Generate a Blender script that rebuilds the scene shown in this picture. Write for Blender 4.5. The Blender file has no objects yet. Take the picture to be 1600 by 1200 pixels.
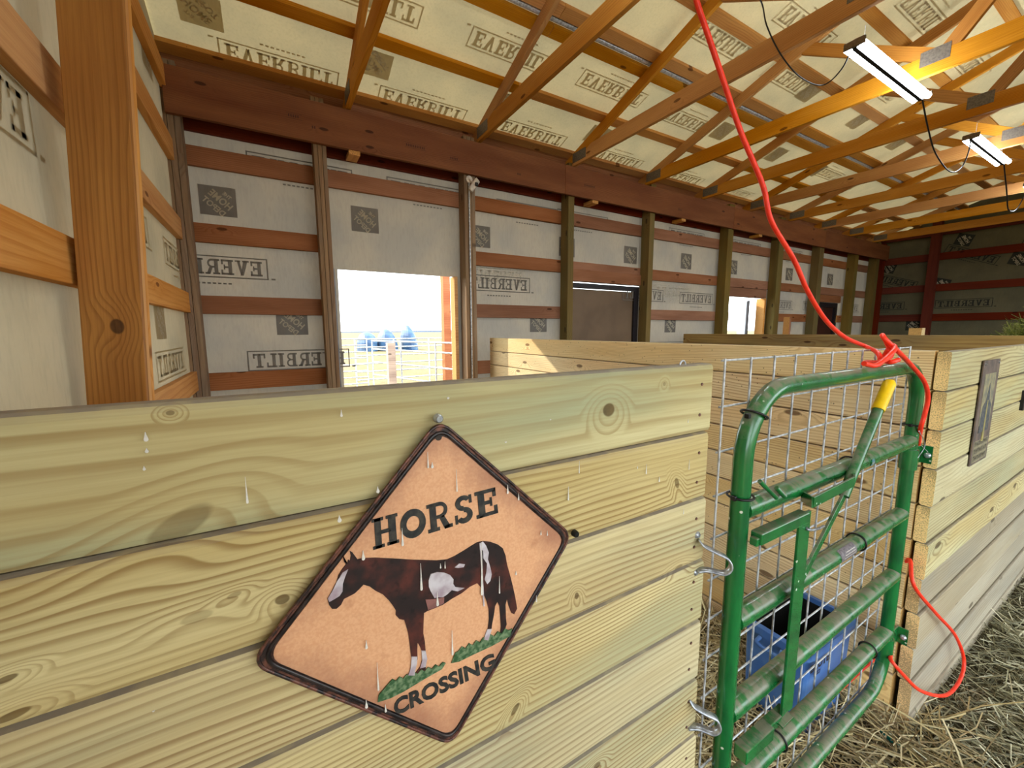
import bpy, bmesh, math, random
import numpy as np
from mathutils import Matrix, Vector
random.seed(7); rng = np.random.default_rng(7)
R = math.radians

# ------------------------------------------------------------------ camera, sky, sun, exposure
SC = bpy.context.scene
COL = SC.collection
FPX, YAW, PITCH, ROLL, CAMH = 636.377, R(30.457), R(-7.498), R(-0.258), 1.55
Fw = Vector((math.sin(YAW)*math.cos(PITCH), math.cos(YAW)*math.cos(PITCH), math.sin(PITCH)))
_r = Vector((math.cos(YAW), -math.sin(YAW), 0)); _u = _r.cross(Fw)
Rt = math.cos(ROLL)*_r + math.sin(ROLL)*_u
Up = -math.sin(ROLL)*_r + math.cos(ROLL)*_u
CAM0 = Vector((0, 0, CAMH))
cam_data = bpy.data.cameras.new('camera'); cam = bpy.data.objects.new('camera', cam_data); COL.objects.link(cam)
cam_data.sensor_width = 36.0; cam_data.lens = 36.0*FPX/1600; cam_data.clip_start = 0.02; cam_data.clip_end = 2000
cam.matrix_world = Matrix(((Rt.x, Up.x, -Fw.x, 0), (Rt.y, Up.y, -Fw.y, 0), (Rt.z, Up.z, -Fw.z, CAMH), (0, 0, 0, 1)))
SC.camera = cam

world = bpy.data.worlds.new('sky'); SC.world = world; world.use_nodes = True
wn = world.node_tree; wn.nodes.clear()
wo = wn.nodes.new('ShaderNodeOutputWorld'); wb = wn.nodes.new('ShaderNodeBackground')
wb.inputs['Color'].default_value = (0.86, 0.95, 1.0, 1); wb.inputs['Strength'].default_value = 4.2
wn.links.new(wb.outputs[0], wo.inputs[0])

sun_d = bpy.data.lights.new('sun', 'SUN'); sun_d.energy = 3.6; sun_d.angle = R(1.0); sun_d.color = (1.0, 0.9, 0.74)
sun = bpy.data.objects.new('sun', sun_d); COL.objects.link(sun)
sun.rotation_euler = Vector((0.52, -0.78, -0.50)).to_track_quat('-Z', 'Y').to_euler(); sun.location = (-20, 30, 25)

vs = SC.view_settings
vs.view_transform = 'Standard'; vs.look = 'None'; vs.gamma = 1.0; vs.use_curve_mapping = False; vs.exposure = 0.58
SC.cycles.use_denoising = True
SC.cycles.max_bounces = 10; SC.cycles.diffuse_bounces = 6; SC.cycles.transmission_bounces = 4
SC.cycles.caustics_reflective = False; SC.cycles.caustics_refractive = False
SC.cycles.sample_clamp_indirect = 6.0

# ------------------------------------------------------------------ calibrated points: a pixel of the photograph on a known real plane
def ray(x, y): return Fw + (x-800)/FPX*Rt - (y-600)/FPX*Up
def on_y(x, y, Y): d = ray(x, y); return CAM0 + d*(Y/d.y)
def on_x(x, y, X): d = ray(x, y); return CAM0 + d*(X/d.x)
def on_z(x, y, Z): d = ray(x, y); return CAM0 + d*((Z-CAMH)/d.z)

# ------------------------------------------------------------------ materials
def lin(c):
    return tuple(((v/255)/12.92 if v/255 <= .04045 else ((v/255+.055)/1.055)**2.4) for v in c) + (1,)

class NT:
    def __init__(s, name):
        s.m = bpy.data.materials.new(name); s.m.use_nodes = True; s.t = s.m.node_tree; s.t.nodes.clear()
        s.out = s.n('ShaderNodeOutputMaterial'); s.b = s.n('ShaderNodeBsdfPrincipled'); s.l(s.b.outputs[0], s.out.inputs[0])
    def n(s, typ, **kw):
        nd = s.t.nodes.new(typ)
        for k, v in kw.items(): setattr(nd, k, v)
        return nd
    def l(s, a, b): s.t.links.new(a, b)
    def put(s, sock, v):
        if isinstance(v, bpy.types.NodeSocket): s.l(v, sock)
        else: sock.default_value = v
    def math(s, op, a, b=0.0, c=0.0):
        nd = s.n('ShaderNodeMath', operation=op); s.put(nd.inputs[0], a); s.put(nd.inputs[1], b)
        if op in ('MULTIPLY_ADD', 'SMOOTH_MIN', 'COMPARE'): s.put(nd.inputs[2], c)
        return nd.outputs[0]
    def vmath(s, op, a, b=(0, 0, 0)):
        nd = s.n('ShaderNodeVectorMath', operation=op); s.put(nd.inputs[0], a); s.put(nd.inputs[1], b)
        return nd.outputs[1] if op in ('LENGTH', 'DISTANCE', 'DOT_PRODUCT') else nd.outputs[0]
    def noise(s, vec, scale=1.0, detail=2.0, rough=0.5):
        nd = s.n('ShaderNodeTexNoise'); s.l(vec, nd.inputs['Vector']); nd.inputs['Scale'].default_value = scale
        nd.inputs['Detail'].default_value = detail; nd.inputs['Roughness'].default_value = rough
        return nd.outputs['Fac']
    def mix(s, f, a, b, blend='MIX'):
        nd = s.n('ShaderNodeMix', data_type='RGBA', blend_type=blend); s.put(nd.inputs[0], f)
        s.put(nd.inputs[6], a); s.put(nd.inputs[7], b); return nd.outputs[2]
    def step(s, v, lo, hi, a=0.0, b=1.0):
        nd = s.n('ShaderNodeMapRange', interpolation_type='SMOOTHSTEP'); s.put(nd.inputs[0], v)
        nd.inputs[1].default_value = lo; nd.inputs[2].default_value = hi; nd.inputs[3].default_value = a; nd.inputs[4].default_value = b
        return nd.outputs[0]
    def bump(s, h, strength=.2, dist=.002):
        nd = s.n('ShaderNodeBump'); nd.inputs['Strength'].default_value = strength; nd.inputs['Distance'].default_value = dist
        s.l(h, nd.inputs['Height']); s.l(nd.outputs[0], s.b.inputs['Normal'])
    def fin(s, col, rough=.7, metal=0.0, spec=.3):
        s.put(s.b.inputs['Base Color'], col); s.put(s.b.inputs['Roughness'], rough); s.b.inputs['Metallic'].default_value = metal
        s.b.inputs['Specular IOR Level'].default_value = spec
        return s.m

def wood(name, light, dark, ring=(90, 60, 30), freq=34, ringamt=.45, knots=.55, stain=None, stainamt=.5, endc=(222, 176, 112),
         vary=.16, dust=None, explicit=None, spec=.25, warp=.10, specks=0.0, fvar=.6, kamp=.035):
    """sawn softwood: growth lines along the local X axis of each board, knots, end grain"""
    s = NT(name)
    tc = s.n('ShaderNodeTexCoord'); oi = s.n('ShaderNodeObjectInfo'); rnd = oi.outputs['Random']
    off = s.n('ShaderNodeCombineXYZ'); s.put(off.inputs[0], s.math('MULTIPLY', rnd, 71.0)); s.put(off.inputs[1], s.math('MULTIPLY', rnd, 13.0)); s.put(off.inputs[2], s.math('MULTIPLY', rnd, 37.0))
    P = s.vmath('ADD', tc.outputs['Object'], off.outputs[0])
    sx = s.n('ShaderNodeSeparateXYZ'); s.l(P, sx.inputs[0])
    so = s.n('ShaderNodeSeparateXYZ'); s.l(tc.outputs['Object'], so.inputs[0])
    n1 = s.noise(s.vmath('MULTIPLY', P, (.9, 3.0, 5.0)), 1.0, 2.0)
    v = s.math('MULTIPLY_ADD', n1, warp, s.math('MULTIPLY_ADD', so.outputs[1], .5, so.outputs[2]))
    # knots
    kv = s.n('ShaderNodeCombineXYZ'); s.put(kv.inputs[0], s.math('MULTIPLY', sx.outputs[0], 2.6)); s.put(kv.inputs[1], s.math('MULTIPLY', sx.outputs[2], 7.5))
    vo = s.n('ShaderNodeTexVoronoi', voronoi_dimensions='2D', feature='F1'); vo.inputs['Scale'].default_value = 1.0; vo.inputs['Randomness'].default_value = .8
    s.l(kv.outputs[0], vo.inputs['Vector'])
    sel = s.n('ShaderNodeSeparateColor'); s.l(vo.outputs['Color'], sel.inputs[0])
    on = s.math('GREATER_THAN', sel.outputs[0], 1-knots*.6)
    dk = vo.outputs['Distance']
    halo = s.math('MULTIPLY', on, s.step(dk, .42, .05))
    kmask = s.math('MULTIPLY', on, s.step(dk, .11, .07))
    v = s.math('MULTIPLY_ADD', halo, -.045, v)
    if explicit:
        ge = s.n('ShaderNodeNewGeometry')
        for (cx, cz, rx, rz, ang, amt) in explicit:
            d = s.vmath('SUBTRACT', ge.outputs['Position'], (cx, 0, cz))
            mp = s.n('ShaderNodeMapping', vector_type='POINT'); s.l(d, mp.inputs[0]); mp.inputs['Rotation'].default_value = (0, ang, 0)
            d2 = s.vmath('MULTIPLY', mp.outputs[0], (1/rx, 0, 1/rz))
            L = s.vmath('LENGTH', s.vmath('ADD', d2, s.vmath('MULTIPLY', s.vmath('SUBTRACT', s.n('ShaderNodeTexNoise').outputs['Color'], (.5, .5, .5)), (.25, 0, .25))))
            v = s.math('MULTIPLY_ADD', s.step(L, 5.0, .6), -kamp*amt, v)
            kmask = s.math('MAXIMUM', kmask, s.math('MULTIPLY', s.step(L, 1.12, .82), amt))
    fm = s.math('MULTIPLY_ADD', s.math('FRACT', s.math('MULTIPLY', rnd, 3.7)), fvar, 1-fvar*.5)
    wv = s.math('FRACT', s.math('MULTIPLY', s.math('ADD', v, 3.0), s.math('MULTIPLY', fm, freq)))
    rg = s.math('MULTIPLY', s.step(wv, .38, .88), s.step(wv, 1.0, .90))
    amp = s.step(s.noise(s.vmath('MULTIPLY', P, (1.2, 4, 9)), 1.0, 1.0), .3, .65, .25, 1.0)
    rg = s.math('MULTIPLY', rg, amp)
    fib = s.noise(s.vmath('MULTIPLY', P, (7, 260, 260)), 1.0, 2.0)
    tone = s.noise(s.vmath('MULTIPLY', P, (1.1, 5, 7)), 1.0, 2.0)
    col = s.mix(s.step(tone, .3, .72), lin(light), lin(dark))
    if stain:
        st = s.step(s.noise(s.vmath('MULTIPLY', P, (.9, 4, 4)), 1.3, 3.0), .42, .66)
        col = s.mix(s.math('MULTIPLY', st, stainamt), col, lin(stain))
    col = s.mix(s.math('MULTIPLY', rg, ringamt), col, lin(ring))
    col = s.mix(s.step(fib, .3, .75, 0, .22), col, lin(ring))
    kn = s.noise(s.vmath('MULTIPLY', P, (60, 60, 60)), 1.0, 2.0)
    kc = s.mix(kn, lin(tuple(int(c*.35) for c in ring)), lin(tuple(min(255, int(c*.85)) for c in ring)))
    col = s.mix(s.math('MULTIPLY', kmask, .85), col, kc)
    if specks:
        sp = s.n('ShaderNodeTexVoronoi', feature='F1'); sp.inputs['Scale'].default_value = 42.0; s.l(P, sp.inputs['Vector'])
        ss = s.n('ShaderNodeSeparateColor'); s.l(sp.outputs['Color'], ss.inputs[0])
        m = s.math('MULTIPLY', s.step(sp.outputs['Distance'], .16, .08), s.math('GREATER_THAN', ss.outputs[1], 1-specks))
        col = s.mix(s.math('MULTIPLY', m, .75), col, lin((70, 55, 45)))
    hv = s.n('ShaderNodeHueSaturation'); s.l(col, hv.inputs['Color'])
    s.put(hv.inputs['Value'], s.math('MULTIPLY_ADD', rnd, 2*vary, 1-vary))
    s.put(hv.inputs['Saturation'], s.math('MULTIPLY_ADD', s.math('FRACT', s.math('MULTIPLY', rnd, 7.3)), .22, .9))
    col = hv.outputs[0]
    if endc:
        sn2 = s.n('ShaderNodeSeparateXYZ'); s.l(tc.outputs['Normal'], sn2.inputs[0])
        e = s.math('GREATER_THAN', s.math('ABSOLUTE', sn2.outputs[0]), .8)
        en = s.noise(tc.outputs['Object'], 330.0, 2.0); rr = s.math('SINE', s.math('MULTIPLY', s.vmath('LENGTH', s.vmath('SUBTRACT', tc.outputs['Object'], (0, .05, -.03))), 900.0))
        ec = s.mix(s.step(s.math('MULTIPLY_ADD', rr, .08, en), .38, .62), lin(tuple(int(c*.72) for c in endc)), lin(endc))
        col = s.mix(e, col, ec)
    if dust:
        ge = s.n('ShaderNodeNewGeometry'); sg = s.n('ShaderNodeSeparateXYZ'); s.l(ge.outputs['Normal'], sg.inputs[0])
        up = s.step(sg.outputs[2], .25, .75); dn = s.noise(tc.outputs['Object'], 30.0, 3.0)
        col = s.mix(s.math('MULTIPLY', up, s.step(dn, .2, .6, .45, .9)), col, lin(dust))
    s.bump(s.math('SUBTRACT', s.math('MULTIPLY', fib, .5), rg), .25, .0012)
    return s.fin(col, .78, 0, spec)

def plain(name, c, rough=.6, metal=0.0, c2=None, sc=20, amt=.5, spec=.4, bump=0):
    s = NT(name); tc = s.n('ShaderNodeTexCoord'); nz = s.noise(tc.outputs['Object'], sc, 3.0)
    c2 = c2 or tuple(int(v*.82) for v in c)
    if bump: s.bump(nz, bump, .003)
    return s.fin(s.mix(s.step(nz, .35, .7, 0, amt*2 if amt < .5 else 1), lin(c), lin(c2)), rough, metal, spec)

M = {}
near_knots = []
for (x, y, rx, rz, a, amt) in ((953, 641, .0135, .0115, 0, 1), (282, 822, .030, .013, .5, .55), (307, 965, .014, .006, .1, .35), (441, 937, .0075, .006, 0, .9),
        (1058, 755, .006, .012, .4, .8), (900, 930, .0045, .0065, .2, .9), (265, 646, .0035, .0025, 0, .8), (1060, 886, .012, .006, 0, .6), (20, 1118, .012, .004, .2, .9),
        (8, 1062, .008, .003, .2, .9), (803, 1105, .005, .011, -.7, .85), (928, 1190, .009, .006, 0, .9), (366, 930, .007, .003, .2, .5), (1040, 600, .004, .004, 0, .5)):
    p = on_y(x, y, .5); near_knots.append((p.x, p.z, rx, rz, a, amt))
M['near'] = wood('treated_pine_near', (210, 196, 150), (190, 170, 120), (124, 92, 50), 105, .7, .0, (152, 158, 130), .6, (205, 170, 105), .07, (128, 118, 106), near_knots, warp=.10, specks=.0)
M['near_top'] = wood('treated_pine_top', (204, 194, 150), (184, 168, 122), (138, 108, 64), 34, .55, .0, (148, 158, 130), .75, (205, 170, 105), .0, (128, 118, 106), near_knots, warp=.10, fvar=.0, kamp=.10)
M['stall'] = wood('pine_stall_boards', (250, 226, 172), (240, 206, 146), (168, 116, 64), 95, .6, .5, (222, 200, 150), .5, (216, 170, 100), .09, (170, 150, 120), specks=.18)
M['front'] = wood('treated_pine_front', (200, 192, 150), (184, 166, 118), (118, 94, 58), 75, .65, .5, (168, 172, 140), .6, (255, 220, 150), .12, (140, 130, 112), specks=.06)
M['front_grey'] = wood('dusty_pine_front', (178, 168, 146), (162, 150, 126), (124, 106, 78), 75, .45, .45, (150, 146, 132), .6, (248, 208, 146), .06, (140, 130, 112), specks=.06)
M['far'] = wood('weathered_pine_rail', (176, 146, 84), (150, 120, 66), (96, 54, 28), 24, .5, .5, (112, 102, 76), .5, (200, 170, 110), .06)
M['truss'] = wood('truss_timber', (206, 148, 74), (186, 124, 54), (140, 80, 30), 80, .35, .3, None, 0, (226, 160, 84), .13, spec=.15, specks=.05)
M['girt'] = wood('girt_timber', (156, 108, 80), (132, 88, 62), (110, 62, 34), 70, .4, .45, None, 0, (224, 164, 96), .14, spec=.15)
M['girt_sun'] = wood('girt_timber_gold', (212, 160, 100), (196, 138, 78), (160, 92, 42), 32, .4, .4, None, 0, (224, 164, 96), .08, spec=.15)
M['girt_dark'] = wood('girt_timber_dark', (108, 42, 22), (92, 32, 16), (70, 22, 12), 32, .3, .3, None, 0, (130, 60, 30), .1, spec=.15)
M['post'] = wood('treated_post', (122, 100, 52), (104, 84, 42), (76, 60, 30), 80, .45, .4, (98, 96, 56), .5, (170, 130, 70), .12)
M['postgrey'] = wood('laminated_post', (150, 122, 92), (128, 98, 72), (92, 66, 46), 80, .4, .3, (130, 122, 110), .4, (170, 130, 80), .1)
M['bigpost'] = wood('left_post_timber', (178, 126, 70), (152, 100, 52), (94, 58, 28), 60, .4, .0, None, 0, (200, 150, 80), .02, None,
                    [((lambda p: p.x)(on_y(183, 510, 1.74)), (lambda p: p.z)(on_y(183, 510, 1.74)), .017, .024, 0, 1.0)])
M['bigpost'].node_tree
M['beam'] = wood('header_timber', (140, 88, 52), (118, 68, 38), (84, 44, 24), 70, .4, .3, (110, 58, 36), .4, (170, 100, 60), .05, specks=.1)
M['greypost'] = wood('weathered_post', (200, 180, 165), (160, 140, 130), (120, 100, 95), 30, .4, .2, None, 0, (190, 170, 150), .05)
M['orangepost'] = wood('porch_post_timber', (206, 122, 66), (186, 98, 48), (140, 66, 30), 30, .35, .2, None, 0, (190, 120, 70), .05)

def wrap_mat(name, a, b, tr=.25, sc=2.2):
    s = NT(name); tc = s.n('ShaderNodeTexCoord'); P = tc.outputs['Object']
    n = s.noise(P, sc, 4.0); f = s.noise(s.vmath('MULTIPLY', P, (60, 60, 14)), 1.0, 2.0)
    c = s.mix(s.step(n, .35, .68), lin(a), lin(b)); c = s.mix(s.step(f, .4, .8, 0, .18), c, lin(tuple(int(v*.8) for v in b)))
    s.bump(s.math('ADD', s.noise(P, 5.0, 4.0), s.math('MULTIPLY', f, .2)), .35, .02)
    s.fin(c, .75, 0, .2)
    tb = s.n('ShaderNodeBsdfTranslucent'); s.put(tb.inputs[0], c); mx = s.n('ShaderNodeMixShader'); mx.inputs[0].default_value = tr
    s.l(s.b.outputs[0], mx.inputs[1]); s.l(tb.outputs[0], mx.inputs[2]); s.l(mx.outputs[0], s.out.inputs[0])
    return s.m
M['wrap_wall'] = wrap_mat('house_wrap_wall', (172, 162, 146), (158, 152, 142), .05)
M['wrap_left'] = wrap_mat('house_wrap_left', (186, 174, 146), (168, 158, 134), .06)
M['wrap_roof'] = wrap_mat('house_wrap_roof', (196, 178, 134), (178, 164, 126), .10)
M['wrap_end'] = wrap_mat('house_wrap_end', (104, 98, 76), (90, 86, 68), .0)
M['ink'] = wrap_mat('grey_print', (122, 116, 108), (112, 106, 100), .05)
M['ink_roof'] = wrap_mat('grey_print_roof', (196, 180, 146), (184, 168, 138), .65)
M['stamp_ink'] = plain('faded_timber_stamp', (78, 44, 30), .8, sc=80)
M['ink_dark'] = plain('dark_print', (40, 42, 36), .8, sc=60)
M['ink_pale'] = plain('pale_print', (176, 168, 152), .8, sc=60)
M['paper_print'] = wrap_mat('logo_lettering', (206, 196, 172), (196, 186, 164), .45)
M['roofmetal'] = plain('metal_roofing', (180, 180, 178), .5, .0)
M['dark'] = plain('black_plastic', (22, 22, 24), .4)
M['frame_black'] = plain('black_door_frame', (30, 24, 30), .5)
M['panel_tan'] = plain('tan_door_panel', (112, 90, 68), .6, c2=(98, 78, 58), sc=3)
M['panel_brown'] = plain('brown_door_panel', (60, 26, 14), .6, sc=3)
M['zinc'] = plain('galvanised_wire', (205, 208, 212), .35, .25, (150, 152, 156), 60)
M['chrome'] = plain('zinc_hardware', (190, 196, 204), .3, .6, (140, 144, 152), 80)
M['plate'] = plain('truss_plate', (120, 110, 98), .6, .2, (96, 88, 80), 80)
M['white'] = plain('white_plastic', (225, 215, 205), .4)
M['dropping'] = plain('white_dropping', (226, 222, 212), .8, c2=(200, 196, 190), sc=90)
M['cord'] = plain('orange_rubber_cord', (255, 62, 34), .42, c2=(238, 48, 26), sc=40)
M['yellow'] = plain('yellow_vinyl_grip', (246, 204, 10), .5, c2=(200, 150, 20), sc=45, amt=.2)
M['tote'] = plain('blue_plastic', (62, 104, 168), .45, c2=(80, 118, 172), sc=14)
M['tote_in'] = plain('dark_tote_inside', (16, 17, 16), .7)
M['teal'] = plain('teal_plastic', (18, 130, 120), .4)
M['tarp'] = plain('blue_grey_tarp', (30, 58, 92), .5, c2=(70, 100, 130), sc=1.2)
M['hill'] = plain('distant_hill', (120, 130, 150), .9)
M['galv_panel'] = plain('grey_corral_tube_glare', (190, 196, 204), .5, .2)  # grey tube lightened towards blue-white, outdoor glare put into the colour
M['leaf'] = plain('scuffed_white_panel', (128, 134, 144), .5, c2=(96, 106, 118), sc=7)

s = NT('green_gate_paint'); tc = s.n('ShaderNodeTexCoord'); ge = s.n('ShaderNodeNewGeometry'); sg = s.n('ShaderNodeSeparateXYZ'); s.l(ge.outputs['Normal'], sg.inputs[0])
P = tc.outputs['Object']; nz = s.noise(s.vmath('MULTIPLY', P, (46, 20, 20)), 1.0, 6.0, .7); n2 = s.noise(s.vmath('MULTIPLY', P, (30, 30, 8)), 1, 3.0)
dust = s.math('MULTIPLY', s.step(sg.outputs[2], .18, .72), s.step(nz, .38, .58, .08, .85))
c = s.mix(s.step(n2, .4, .7), lin((22, 108, 50)), lin((16, 86, 42)))
c = s.mix(dust, c, lin((126, 120, 102)))
vo = s.n('ShaderNodeTexVoronoi', feature='F1'); vo.inputs['Scale'].default_value = 55; s.l(P, vo.inputs['Vector']); vsx = s.n('ShaderNodeSeparateColor'); s.l(vo.outputs['Color'], vsx.inputs[0])
c = s.mix(s.math('MULTIPLY', s.step(vo.outputs['Distance'], .22, .12), s.math('GREATER_THAN', vsx.outputs[0], .93)), c, lin((200, 205, 190)))
s.put(s.b.inputs['Coat Weight'], .3)
M['green'] = s.fin(c, s.math('MULTIPLY_ADD', dust, .5, .26), 0, .5)

s = NT('rusted_sign_face'); tc = s.n('ShaderNodeTexCoord'); P = tc.outputs['Object']
sx = s.n('ShaderNodeSeparateXYZ'); s.l(P, sx.inputs[0])
nz = s.noise(P, 9, 5, .65); nf = s.noise(P, 300, 4.0); edge = s.math('MAXIMUM', s.math('ABSOLUTE', s.math('ADD', sx.outputs[0], sx.outputs[2])), s.math('ABSOLUTE', s.math('SUBTRACT', sx.outputs[0], sx.outputs[2])))
c = s.mix(s.step(nf, .35, .65), lin((226, 172, 130)), lin((218, 160, 118)))
c = s.mix(s.math('MULTIPLY', s.step(s.math('MULTIPLY_ADD', nz, .16, edge), .235, .33), .75), c, lin((150, 98, 78)))
c = s.mix(s.step(s.noise(P, 22, 4.0), .62, .78, 0, .5), c, lin((170, 108, 72)))
M['rust'] = s.fin(c, .5, 0, .4)
s = NT('sign_rim'); tc = s.n('ShaderNodeTexCoord'); nz = s.noise(tc.outputs['Object'], 60, 5, .7)
M['rim'] = s.fin(s.mix(s.step(nz, .4, .62), lin((40, 32, 32)), lin((120, 76, 62))), .4, .2, .5)
M['signblack'] = plain('sign_black_print', (34, 36, 38), .45, c2=(66, 62, 56), sc=90)
M['bead'] = plain('black_bead_line', (28, 24, 26), .3, c2=(60, 50, 48), sc=70)
s = NT('horse_coat'); tc = s.n('ShaderNodeTexCoord'); P = tc.outputs['Object']; nz = s.noise(P, 26, 4)
c = s.mix(s.step(nz, .4, .7), lin((40, 30, 30)), lin((92, 46, 38))); c = s.mix(s.step(s.noise(P, 90, 3), .55, .75, 0, .6), c, lin((14, 12, 14)))
M['horse'] = s.fin(c, .5)
M['horse_white'] = plain('horse_white_patch', (206, 200, 204), .5, c2=(160, 140, 150), sc=40)
M['horse_pink'] = plain('horse_pink_patch', (146, 98, 92), .5, sc=40)
M['grassprint'] = plain('printed_grass', (46, 84, 48), .6, c2=(120, 140, 104), sc=160)
M['plaque'] = plain('dark_plaque_face', (112, 94, 82), .6, c2=(72, 62, 60), sc=18)

def ground_mat(name, a, b, c3, sc=3.0):
    s = NT(name); ge = s.n('ShaderNodeNewGeometry'); P = ge.outputs['Position']
    n = s.noise(P, sc, 6, .7); f = s.noise(s.vmath('MULTIPLY', P, (14, 55, 30)), 1.6, 4, .7)
    c = s.mix(s.step(n, .35, .65), lin(a), lin(b)); c = s.mix(s.step(f, .45, .7), c, lin(c3))
    s.bump(f, .6, .02); return s.fin(c, .95, 0, .1)
M['floor'] = ground_mat('trodden_straw_floor', (84, 78, 64), (60, 56, 46), (124, 116, 92))
M['yard'] = ground_mat('dry_yard', (122, 108, 76), (104, 90, 62), (140, 128, 94), 1.0)
def straw(name, cols):
    s = NT(name); ge = s.n('ShaderNodeNewGeometry'); rr = ge.outputs['Random Per Island']
    cr = s.n('ShaderNodeValToRGB'); s.l(rr, cr.inputs[0]); el = cr.color_ramp.elements
    while len(el) < len(cols): el.new(.5)
    for i, cc in enumerate(cols): el[i].position = i/(len(cols)-1); el[i].color = lin(cc)
    return s.fin(cr.outputs[0], .7, 0, .3)
M['straw'] = straw('straw_blades', ((88, 86, 66), (126, 122, 96), (156, 150, 116), (206, 200, 170), (110, 108, 86)))
M['straw_gold'] = straw('golden_straw', ((150, 130, 88), (186, 168, 120), (212, 198, 158), (124, 104, 70)))
M['hay'] = straw('green_hay', ((92, 104, 40), (126, 136, 58), (160, 164, 90), (64, 76, 30)))

s = NT('led_tube_glow'); s.t.nodes.remove(s.b); em = s.n('ShaderNodeEmission'); em.inputs[0].default_value = (.86, .94, 1, 1); em.inputs[1].default_value = 40.0
s.l(em.outputs[0], s.out.inputs[0]); M['led'] = s.m

# ------------------------------------------------------------------ object helpers (world matrices tracked so parts can be parented exactly)
WM = {}
def link(name, data, mw, parent=None, label=None, cat=None, group=None, kind=None):
    o = bpy.data.objects.new(name, data); COL.objects.link(o)
    if parent is not None:
        o.parent = parent; o.matrix_basis = WM[parent.name].inverted() @ mw
    else: o.matrix_basis = mw
    WM[o.name] = mw.copy()
    if label: o['label'] = label
    if cat: o['category'] = cat
    if group: o['group'] = group
    if kind: o['kind'] = kind
    return o
def T(x, y, z): return Matrix.Translation((x, y, z))
def thing(name, loc, label=None, cat=None, group=None, kind=None, rz=0.0):
    return link(name, None, T(*loc) @ Matrix.Rotation(rz, 4, 'Z'), None, label, cat, group, kind)
def mesh(name, V, Fc, mats, smooth=False, mi=None):
    me = bpy.data.meshes.new(name); me.from_pydata([tuple(v) for v in V], [], Fc)
    for m_ in (mats if isinstance(mats, (list, tuple)) else [mats]): me.materials.append(m_)
    if smooth: me.polygons.foreach_set('use_smooth', [True]*len(me.polygons))
    if mi: me.polygons.foreach_set('material_index', mi)
    me.update(); return me

_bc = {}
def board_mesh(L, w, t, bev, mat):
    key = (round(L, 3), round(w, 3), round(t, 3), bev, mat.name)
    if key in _bc: return _bc[key]
    hw, ht = w/2, t/2; sec = []
    for (sy, sz, order) in ((1, 1, 0), (-1, 1, 1), (-1, -1, 0), (1, -1, 1)):
        pts = [(sy*(ht), sz*(hw-bev)), (sy*(ht-bev*.3), sz*(hw-bev*.3)), (sy*(ht-bev), sz*hw)]
        if order: pts = pts[::-1]
        sec += pts
    n = len(sec); V = [(-L/2, y, z) for y, z in sec] + [(L/2, y, z) for y, z in sec]
    Fc = [(i, i+n, (i+1) % n+n, (i+1) % n) for i in range(n)] + [tuple(range(n)), tuple(range(2*n-1, n-1, -1))]
    _bc[key] = mesh('timber', V, Fc, mat); return _bc[key]
def board(name, p0, p1, w, t, up, mat, parent=None, bev=.003, **kw):
    """a sawn member from p0 to p1: w along 'up', t across"""
    p0, p1 = Vector(p0), Vector(p1); X = (p1-p0); L = X.length; X.normalize()
    Z = Vector(up); Z = (Z - X*Z.dot(X)).normalized(); Y = Z.cross(X)
    c = (p0+p1)/2
    mw = Matrix(((X.x, Y.x, Z.x, c.x), (X.y, Y.y, Z.y, c.y), (X.z, Y.z, Z.z, c.z), (0, 0, 0, 1)))
    return link(name, board_mesh(L, w, t, bev, mat), mw, parent, **kw)
def box(name, lo, hi, mat, parent=None, bev=0.0, **kw):
    lo, hi = Vector(lo), Vector(hi); c = (lo+hi)/2; d = hi-lo
    if bev:
        bm = bmesh.new(); bmesh.ops.create_cube(bm, size=1.0)
        for v in bm.verts: v.co = Vector((v.co.x*d.x, v.co.y*d.y, v.co.z*d.z))
        bmesh.ops.bevel(bm, geom=bm.edges[:], offset=bev, segments=2, affect='EDGES', profile=.5)
        me = bpy.data.meshes.new(name); bm.to_mesh(me); bm.free(); me.materials.append(mat)
    else:
        h = d/2; V = [(sx*h.x, sy*h.y, sz*h.z) for sz in (-1, 1) for sy in (-1, 1) for sx in (-1, 1)]
        me = mesh(name, V, [(0, 2, 3, 1), (4, 5, 7, 6), (0, 1, 5, 4), (2, 6, 7, 3), (0, 4, 6, 2), (1, 3, 7, 5)], mat)
    return link(name, me, T(*c), parent, **kw)
def smooth_path(pts, n=8):
    P = [Vector(p) for p in pts]
    if len(P) < 3: return P
    Q = [P[0]*2-P[1]] + P + [P[-1]*2-P[-2]]; out = []
    for i in range(1, len(Q)-2):
        a, b, c, d = Q[i-1:i+3]
        for k in range(n):
            t = k/n; out.append(.5*((2*b)+(-a+c)*t+(2*a-5*b+4*c-d)*t*t+(-a+3*b-3*c+d)*t**3))
    out.append(P[-1]); return out
def tube_data(pts, r, seg=12, caps=True, rf=None, flat=None):
    P = [Vector(p) for p in pts]; V = []; Fc = []; N = None
    for i, p in enumerate(P):
        t = (P[min(i+1, len(P)-1)]-P[max(i-1, 0)]).normalized()
        if N is None: N = t.orthogonal().normalized()
        N = (N - t*N.dot(t)).normalized(); B = t.cross(N); rr = r if rf is None else r*rf(i/(len(P)-1))
        for k in range(seg):
            a = 2*math.pi*k/seg; V.append(p + N*math.cos(a)*rr + B*math.sin(a)*rr)
    for i in range(len(P)-1):
        for k in range(seg):
            a, b = i*seg+k, i*seg+(k+1) % seg; Fc.append((a, b, b+seg, a+seg))
    if caps:
        n = len(V); V += [v.copy() for v in V[:seg]] + [v.copy() for v in V[(len(P)-1)*seg:len(P)*seg]]
        Fc += [tuple(range(n+seg-1, n-1, -1)), tuple(range(n+seg, n+2*seg))]
    return V, Fc
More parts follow.
